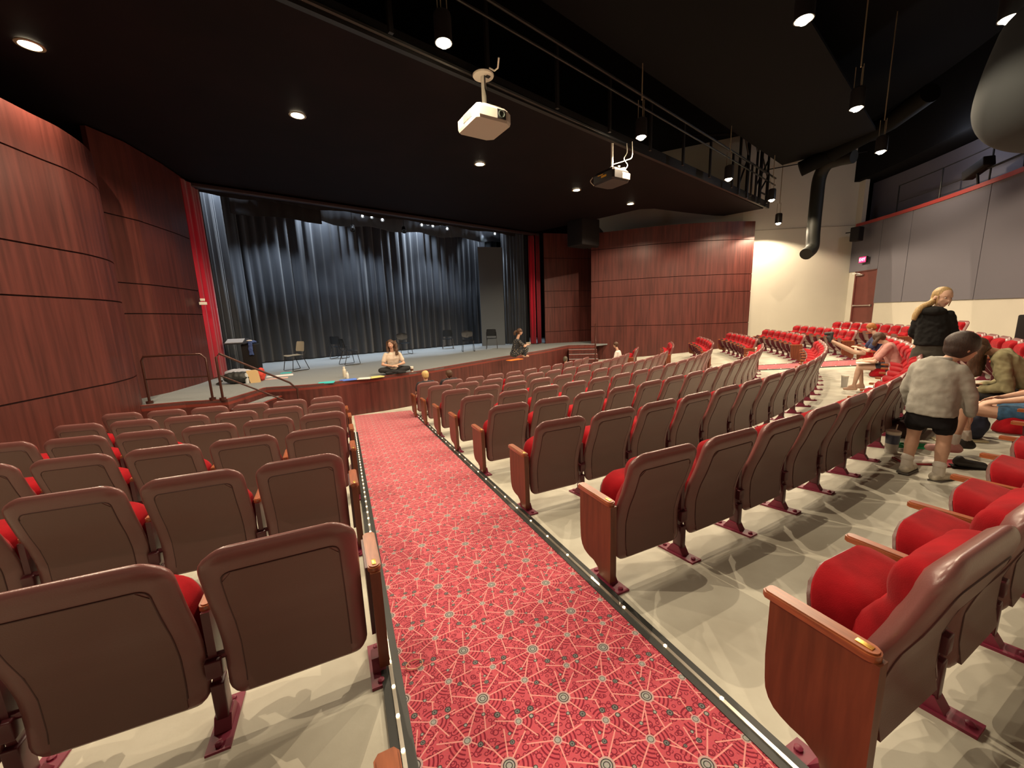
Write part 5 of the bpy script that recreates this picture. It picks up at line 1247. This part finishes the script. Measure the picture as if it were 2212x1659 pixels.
# ------------------------------------------------------------------ THINGS ON THE STAGE
M_chairf = nm('chair_frame', (0.03, 0.03, 0.033), 0.3, 0.6, metal=0.5); M_chairp = nm('chair_black_plastic', (0.030, 0.033, 0.038), 0.32, 0.5); M_chairw = nm('chair_cream_plastic', (0.60, 0.54, 0.42), 0.45)
def stage_chair(p, yaw, shellm, label, round_back=False, group='chairs on the stage'):
    root = empty('stage_chair', (p.x, p.y, ZS), yaw, label, 'chair', group)
    bm = new(); n = 8; V = []
    for j in range(n+1):
        y = 0.21-0.42*j/n; w_ = 0.225 if 0 < j < n else 0.20
        V.append([bm.verts.new((w_*s, y, 0.45+0.018*s*s-0.012*math.sin(PI*j/n)+(-0.02 if j == 0 else 0))) for s in (-1, -0.5, 0, 0.5, 1)])
    for a, b in zip(V, V[1:]):
        for i in range(4): bm.faces.new((a[i], a[i+1], b[i+1], b[i]))
    bmesh.ops.solidify(bm, geom=list(bm.faces), thickness=0.022); obj('seat', bm, shellm, root)
    bm = new(); V = []
    for j in range(n+1):
        t = j/n; z = 0.55+0.29*t; w_ = (0.225*math.sqrt(max(0.12, 1-(2*t-1)**4))) if round_back else (0.215-0.02*t if 0 < j < n else 0.19-0.02*t)
        V.append([bm.verts.new((w_*s, -0.215-0.055*t+0.035*s*s, z)) for s in (-1, -0.5, 0, 0.5, 1)])
    for a, b in zip(V, V[1:]):
        for i in range(4): bm.faces.new((a[i], a[i+1], b[i+1], b[i]))
    bmesh.ops.solidify(bm, geom=list(bm.faces), thickness=0.018); obj('backrest', bm, shellm, root)
    for sx in (-1, 1):
        bm = new(); tube(bm, [(sx*0.20, 0.16, 0.43), (sx*0.235, 0.23, 0.02), (sx*0.235, 0.20, 0.012), (sx*0.235, -0.24, 0.012), (sx*0.235, -0.27, 0.02), (sx*0.21, -0.12, 0.43)], 0.0105, 8); obj('leg', bm, M_chairf, root)
        bm = new(); tube(bm, [(sx*0.205, -0.14, 0.43), (sx*0.21, -0.22, 0.52), (sx*0.205, -0.255, 0.72)], 0.011, 8); obj('back_support', bm, M_chairf, root)
    bm = new(); tube(bm, [(-0.21, 0.0, 0.425), (0.21, 0.0, 0.425)], 0.010, 8); obj('cross_bar', bm, M_chairf, root)
    return root
faceC = lambda p: math.atan2(-p.y, -p.x) - PI/2
for (u_, v_, dy, mt, lb, rb) in ((640, 800, -1.05, M_chairw, 'cream plastic sled-base chair standing nearest the stage front, leftmost', False),
        (735, 774, 2.55, M_chairp, 'black chair on stage half hidden behind another black chair', False), (757, 787, 1.95, M_chairp, 'black chair seen side-on in front of its partner at the left of the stage', False),
        (875, 765, 0.35, M_chairp, 'black round-backed chair behind the cross-legged woman', True), (968, 753, 3.2, M_chairp, 'black square-backed chair seen from behind, fourth group along the stage', False),
        (1012, 759, 0.1, M_chairp, 'black round-backed chair in the middle of the right-hand three', True), (1063, 753, 3.1, M_chairp, 'black square-backed chair farthest right on the stage', False)):
    p = at_z(u_, v_, ZS); stage_chair(p, faceC(p)+dy, mt, lb, rb)
def simple(name, bm, mat, p, label, cat, rz=0.0, group=None, smooth=True, parts=()):
    root = obj(name, bm, mat, smooth=smooth, loc=p, rz=rz); tag(root, label, cat, group)
    for pn, pb, pm in parts: obj(pn, pb, pm, root)
    return root
def sheet(u_, v_, w_, d_, mat, label, cat='paper', name='paper_sheet', rz=0.3, th=0.012, z=None):
    p = at_z(u_, v_, ZS if z is None else z); bm = new(); box(bm, (0, 0, th/2), (w_, d_, th)); box(bm, (0.02, 0.01, th+0.002), (w_*0.92, d_*0.92, 0.004), rz=0.08)
    return simple(name, bm, mat, p, label, cat, rz, smooth=False)
sheet(705, 827, 0.34, 0.24, nm('teal_paper', (0.05, 0.50, 0.50), 0.7), 'turquoise folder lying on the stage lip', 'folder', 'folder')
sheet(752, 821, 0.36, 0.22, nm('blue_paper', (0.10, 0.22, 0.70), 0.7), 'blue folder beside the white bottle on the stage edge', 'folder', 'folder', 0.5)
sheet(787, 818, 0.30, 0.22, M_paper, 'white papers on the stage edge left of the seated woman', rz=0.2)
sheet(812, 815, 0.34, 0.24, nm('yellow_paper', (0.72, 0.62, 0.22), 0.7), 'yellow papers on the stage edge next to the seated woman', rz=0.7)
sheet(1112, 777.5, 0.55, 0.22, nm('orange_folder', (0.75, 0.20, 0.03), 0.6), 'orange folder under the edge of the floral dress', 'folder', 'folder', 0.75)
sheet(605, 812, 0.62, 0.24, M_paper, 'white scattered papers on the stage behind the handrail', rz=0.5); sheet(618, 806, 0.26, 0.18, nm('teal_paper', (0.05, 0.50, 0.50), 0.7), 'small turquoise paper beyond the white scattered papers', rz=0.3)
sheet(598, 818, 0.5, 0.14, nm('pinkish_paper', (0.65, 0.42, 0.36), 0.7), 'pale pink paper strip on the stage beside the paper bag', rz=0.4)
def bottle(p, r, h, mat, capm, label, cat='bottle', name='bottle', band=None):
    bm = new(); lathe(bm, [(r*0.9, 0), (r, 0.01), (r, h*0.62), (r*0.95, h*0.72), (r*0.55, h*0.82), (r*0.5, h*0.86)], 18)
    b2 = new(); lathe(b2, [(r*0.58, h*0.85), (r*0.6, h*0.87), (r*0.6, h*0.98), (r*0.4, h)], 16)
    parts = [('cap', b2, capm)]
    if band: b3 = new(); lathe(b3, [(r*1.01, h*0.2), (r*1.015, h*0.22), (r*1.015, h*0.5), (r*1.01, h*0.52)], 18); parts.append(('label_band', b3, band))
    return simple(name, bm, mat, p, label, cat, parts=parts)
bottle(at_z(745, 815, ZS), 0.042, 0.27, M_chairw, M_proj, 'tall cream drinking bottle on the stage edge'); bottle(at_z(751, 818, ZS), 0.034, 0.17, M_proj, M_proj, 'short white bottle in front of the tall cream one')
p = at_z(890, 804, ZS); bm = new(); lathe(bm, [(0.034, 0), (0.045, 0.13), (0.047, 0.135)], 18); b2 = new(); lathe(b2, [(0.048, 0.132), (0.048, 0.145), (0.04, 0.155), (0.036, 0.155)], 18); b3 = new(); lathe(b3, [(0.0385, 0.04), (0.0425, 0.095)], 18)
simple('paper_cup', bm, M_paper, p, 'white paper coffee cup with dark sleeve right of the seated woman', 'cup', parts=[('lid', b2, M_proj), ('sleeve', b3, nm('dark_sleeve', (0.12, 0.05, 0.03), 0.8))])
# bags behind the handrail
p = at_z(517, 828, ZS); bm = new(); ell(bm, (0, 0, 0.15), 0.33, 0.2, 0.16); ell(bm, (0.1, 0.02, 0.2), 0.2, 0.16, 0.12); 
bag = empty('backpack', p, 0.2, 'black backpack with grey top lying behind the handrail', 'bag'); fuse(bm, 0.02, nm('black_nylon', (0.02, 0.02, 0.018), 0.6), 'bag_body', bag, 3, 0.04)
bm = new(); ell(bm, (0.0, 0.05, 0.25), 0.31, 0.16, 0.10); fuse(bm, 0.02, nm('grey_flap', (0.36, 0.37, 0.42), 0.8), 'top_flap', bag, 3, 0.03)
bm = new(); tube(bm, [(-0.3, -0.1, 0.1), (-0.42, -0.14, 0.03), (-0.3, -0.22, 0.02)], 0.02, 6); obj('strap', bm, M_blackm, bag)
p = at_z(553, 826, ZS); bm = new(); a = [(-0.11, -0.06), (0.11, -0.06), (0.11, 0.06), (-0.11, 0.06)]
lo_ = [bm.verts.new((x*0.9, y, 0)) for x, y in a]; hi_ = [bm.verts.new((x*1.0-0.05, y*1.2, 0.30)) for x, y in a]
for i in range(4): bm.faces.new((lo_[i], lo_[(i+1) % 4], hi_[(i+1) % 4], hi_[i]))
bm.faces.new(lo_[::-1]); bm.faces.new(hi_)
simple('paper_bag', bm, nm('kraft_paper', (0.62, 0.42, 0.20), 0.8), p, 'tan paper bag standing open beside the black backpack', 'bag', 0.4, smooth=False)
p = at_z(566, 822, ZS); bm = new(); ell(bm, (0, 0, 0.16), 0.09, 0.12, 0.17); rb_ = empty('red_bag', p, 0, 'small red bag tucked behind the tan paper bag', 'bag'); fuse(bm, 0.02, nm('red_nylon', (0.55, 0.05, 0.03), 0.7), 'bag_body', rb_, 3, 0.03)
p = at_z(535, 828, ZS); bm = new(); lathe(bm, [(0.04, 0), (0.045, 0.2), (0.03, 0.25), (0.0, 0.26)], 14); simple('bottle', bm, nm('clear_grey_plastic', (0.45, 0.47, 0.48), 0.25), p, 'grey water bottle between the backpack and the tan paper bag', 'bottle')
# high table with blue jacket and sloped score stand
p = at_z(533, 808, ZS); tbl = empty('music_stand', p, 0.3, 'black music stand desk with white scores on it, left of the stage', 'music stand')
bm = new(); box(bm, (-0.12, 0, 0.93), (0.55, 0.36, 0.02), rot=Matrix.Rotation(0.35, 4, 'X')); obj('desk', bm, M_blackm, tbl); bm = new(); box(bm, (-0.16, 0, 0.95), (0.42, 0.28, 0.012), rot=Matrix.Rotation(0.35, 4, 'X')); obj('score', bm, nm('grey_paper', (0.32, 0.33, 0.34), 0.8), tbl, smooth=False)
bm = new(); tube(bm, [(0, 0, 0.93), (0, 0, 0.25)], 0.014)
for k_ in range(3): a = 2*PI*k_/3; tube(bm, [(0, 0, 0.25), (0.28*math.cos(a), 0.28*math.sin(a), 0.01)], 0.010)
obj('tripod_base', bm, M_blackm, tbl)
p = at_z(550, 806, ZS); tb2 = empty('stage_table', p, 0.25, 'tall black-draped table with a blue jacket hanging over it', 'table')
bm = new(); box(bm, (0, 0, 0.42), (0.36, 0.36, 0.84), bev=0.02); obj('drape', bm, M_black, tb2)
bj = empty('blue_jacket', p+Vector((0, 0, 0.84)), 0.1, 'blue jacket draped over the tall black table', 'jacket'); bm = new(); ell(bm, (0, 0, 0.05), 0.17, 0.15, 0.06); ell(bm, (-0.12, 0, 0.07), 0.14, 0.10, 0.04); box(bm, (0.1, -0.2, -0.14), (0.11, 0.04, 0.34)); fuse(bm, 0.015, nm('blue_cloth', (0.04, 0.07, 0.20), 0.85), 'jacket_cloth', bj, 4, 0.04)
bm = new(); ell(bm, (0.04, -0.10, 0.10), 0.08, 0.04, 0.02); obj('white_lining', bm, M_paper, bj)
# stage-right small things
p = at_z(1137, 744, ZS); bm = new(); box(bm, (0, 0, 0.05), (0.42, 0.16, 0.10), bev=0.01); simple('floor_box', bm, nm('beige_box', (0.50, 0.42, 0.32), 0.7), p, 'beige low box on the stage floor beside the right red drape', 'box', 0.6)
# ------------------------------------------------------------------ THINGS ON THE AUDITORIUM FLOOR
M_clear = nm('tumbler_plastic', (0.45, 0.43, 0.40), 0.25, 0.6)
p = at_floor(1924, 978); p.z = fz(p.x, p.y); bm = new(); lathe(bm, [(0.045, 0), (0.048, 0.01), (0.055, 0.20), (0.056, 0.205)], 20); b2 = new(); lathe(b2, [(0.058, 0.20), (0.059, 0.225), (0.03, 0.235), (0.0, 0.236)], 20); b3 = new(); lathe(b3, [(0.052, 0.10), (0.0555, 0.19)], 20); b4 = new(); tube(b4, [(0.02, 0, 0.23), (0.03, 0, 0.29)], 0.005)
simple('tumbler', bm, M_clear, p, 'large pale tumbler with dark band on the floor near the grey-sweatshirt child', 'tumbler', parts=[('lid', b2, M_proj), ('dark_band', b3, nm('navy_band', (0.05, 0.06, 0.11), 0.4)), ('straw', b4, M_proj)])
p = at_floor(1823, 836); p.z = fz(p.x, p.y); bm = new(); lathe(bm, [(0.045, 0), (0.055, 0.20), (0.056, 0.205)], 16); b2 = new(); lathe(b2, [(0.058, 0.20), (0.058, 0.225), (0.0, 0.23)], 16)
simple('tumbler', bm, M_clear, p, 'clear grey tumbler on the floor beside the bare feet of the child in pink', 'tumbler', parts=[('lid', b2, M_proj)])
def flat_floor(u_, v_, w_, d_, mat, label, cat, name, rz, th=0.014, parts=()):
    p = at_floor(u_, v_); p.z = fz(p.x, p.y)+0.004; bm = new(); box(bm, (0, 0, th/2), (w_, d_, th)); o = simple(name, bm, mat, p, label, cat, rz, smooth=False, parts=parts)
    g = SL; dx, dy = (p.x-CX)/rad(p.x, p.y), (p.y-CY)/rad(p.x, p.y)
    nrm = Vector((-dx*g, -dy*g, 1)).normalized(); q = Vector((0, 0, 1)).rotation_difference(nrm); o.rotation_euler = (q @ Quaternion((0, 0, 1), rz)).to_euler(); return o
flat_floor(1990, 966, 0.42, 0.16, nm('green_folder', (0.01, 0.38, 0.13), 0.5), 'bright green folder on the floor behind the standing child', 'folder', 'folder', -0.65)
b2 = new(); box(b2, (0, 0, 0.018), (0.27, 0.19, 0.010))
flat_floor(1985, 998, 0.30, 0.21, nm('dark_red_cover', (0.30, 0.02, 0.03), 0.6), 'open white book with dark red cover between the feet of the child', 'book', 'book', -0.35, 0.012, [('pages', b2, M_paper)])
flat_floor(2065, 1003, 0.26, 0.17, nm('dark_red_cover', (0.30, 0.02, 0.03), 0.6), 'small dark red booklet right of the open book', 'book', 'book', -0.2)
flat_floor(2070, 952, 0.38, 0.14, nm('yellowish_paper', (0.62, 0.55, 0.35), 0.7), 'pale yellow papers lying behind the child', 'paper', 'paper_sheet', -0.5)
flat_floor(1877, 838, 0.30, 0.2, M_paper, 'white papers on the floor under the seats in front of the pink-shirted child', 'paper', 'paper_sheet', -0.4)
def shoe_obj(u_, v_, yaw, mat, label):
    p = at_floor(u_, v_); p.z = fz(p.x, p.y); r = empty('shoe', p, yaw, label, 'shoe'); bm = new(); cap(bm, (0, -0.07, 0.045), (0, 0.07, 0.032), 0.038, 0.034); cap(bm, (0, -0.08, 0.05), (0, -0.07, 0.075), 0.034, 0.030); fuse(bm, 0.009, mat, 'upper', r, 3)
    bm = new(); box(bm, (0, 0, 0.008), (0.075, 0.24, 0.016), bev=0.006); obj('sole', bm, M_black, r)
shoe_obj(2095, 1012, yaw-0.9, nm('dark_shoe', (0.03, 0.03, 0.03), 0.6), 'loose black shoe on the concrete beside the front seat of the near right row')
p = at_floor(1955, 942); p.z = fz(p.x, p.y); bk = empty('dark_bag', p, 0.3, 'dark maroon bag on the floor under the row behind the tumbler', 'bag'); bm = new(); ell(bm, (0, 0, 0.10), 0.22, 0.14, 0.11); fuse(bm, 0.015, nm('dark_maroon_cloth', (0.03, 0.010, 0.012), 0.8), 'bag_body', bk, 3, 0.03); bm = new(); tube(bm, [(-0.15, 0, 0.16), (0, 0, 0.30), (0.15, 0, 0.16)], 0.008); obj('strap', bm, M_blackm, bk)
p = on_depth(2121, 872, 4.1); bottle(Vector((p.x, p.y, p.z-0.08)), 0.03, 0.2, M_proj, M_proj, 'white bottle held beside the khaki jacket')
p = at_floor(2075, 905); p = on_depth(2105, 905, 4.0); bg = empty('navy_bag', (p.x, p.y, fz(p.x, p.y)), 0, 'navy bag in front of the khaki-jacketed person', 'bag'); bm = new(); ell(bm, (0, 0, 0.16), 0.11, 0.10, 0.16); fuse(bm, 0.015, nm('navy_cloth', (0.015, 0.018, 0.04), 0.8), 'bag_body', bg, 3, 0.03)
p = on_depth(2222, 705, 8.6); bb = empty('black_case', (p.x, p.y, fz(p.x, p.y)), 0.4, 'black case standing by the back wall at the far right edge', 'case'); bm = new(); box(bm, (0, 0, 0.42), (0.22, 0.3, 0.84), bev=0.03); obj('case_body', bm, M_black, bb)
# orange hair tie loop on the carpet
p = at_floor(896, 1444); p.z += 0.02; bm = new(); tube(bm, [(0.035*math.cos(a*PI/8), 0.024*math.sin(a*PI/8), 0) for a in range(17)], 0.002, 6); simple('hair_tie', bm, nm('orange_elastic', (0.75, 0.40, 0.25), 0.6), p, 'thin pale orange hair tie lying on the patterned carpet', 'hair tie', 0.3)
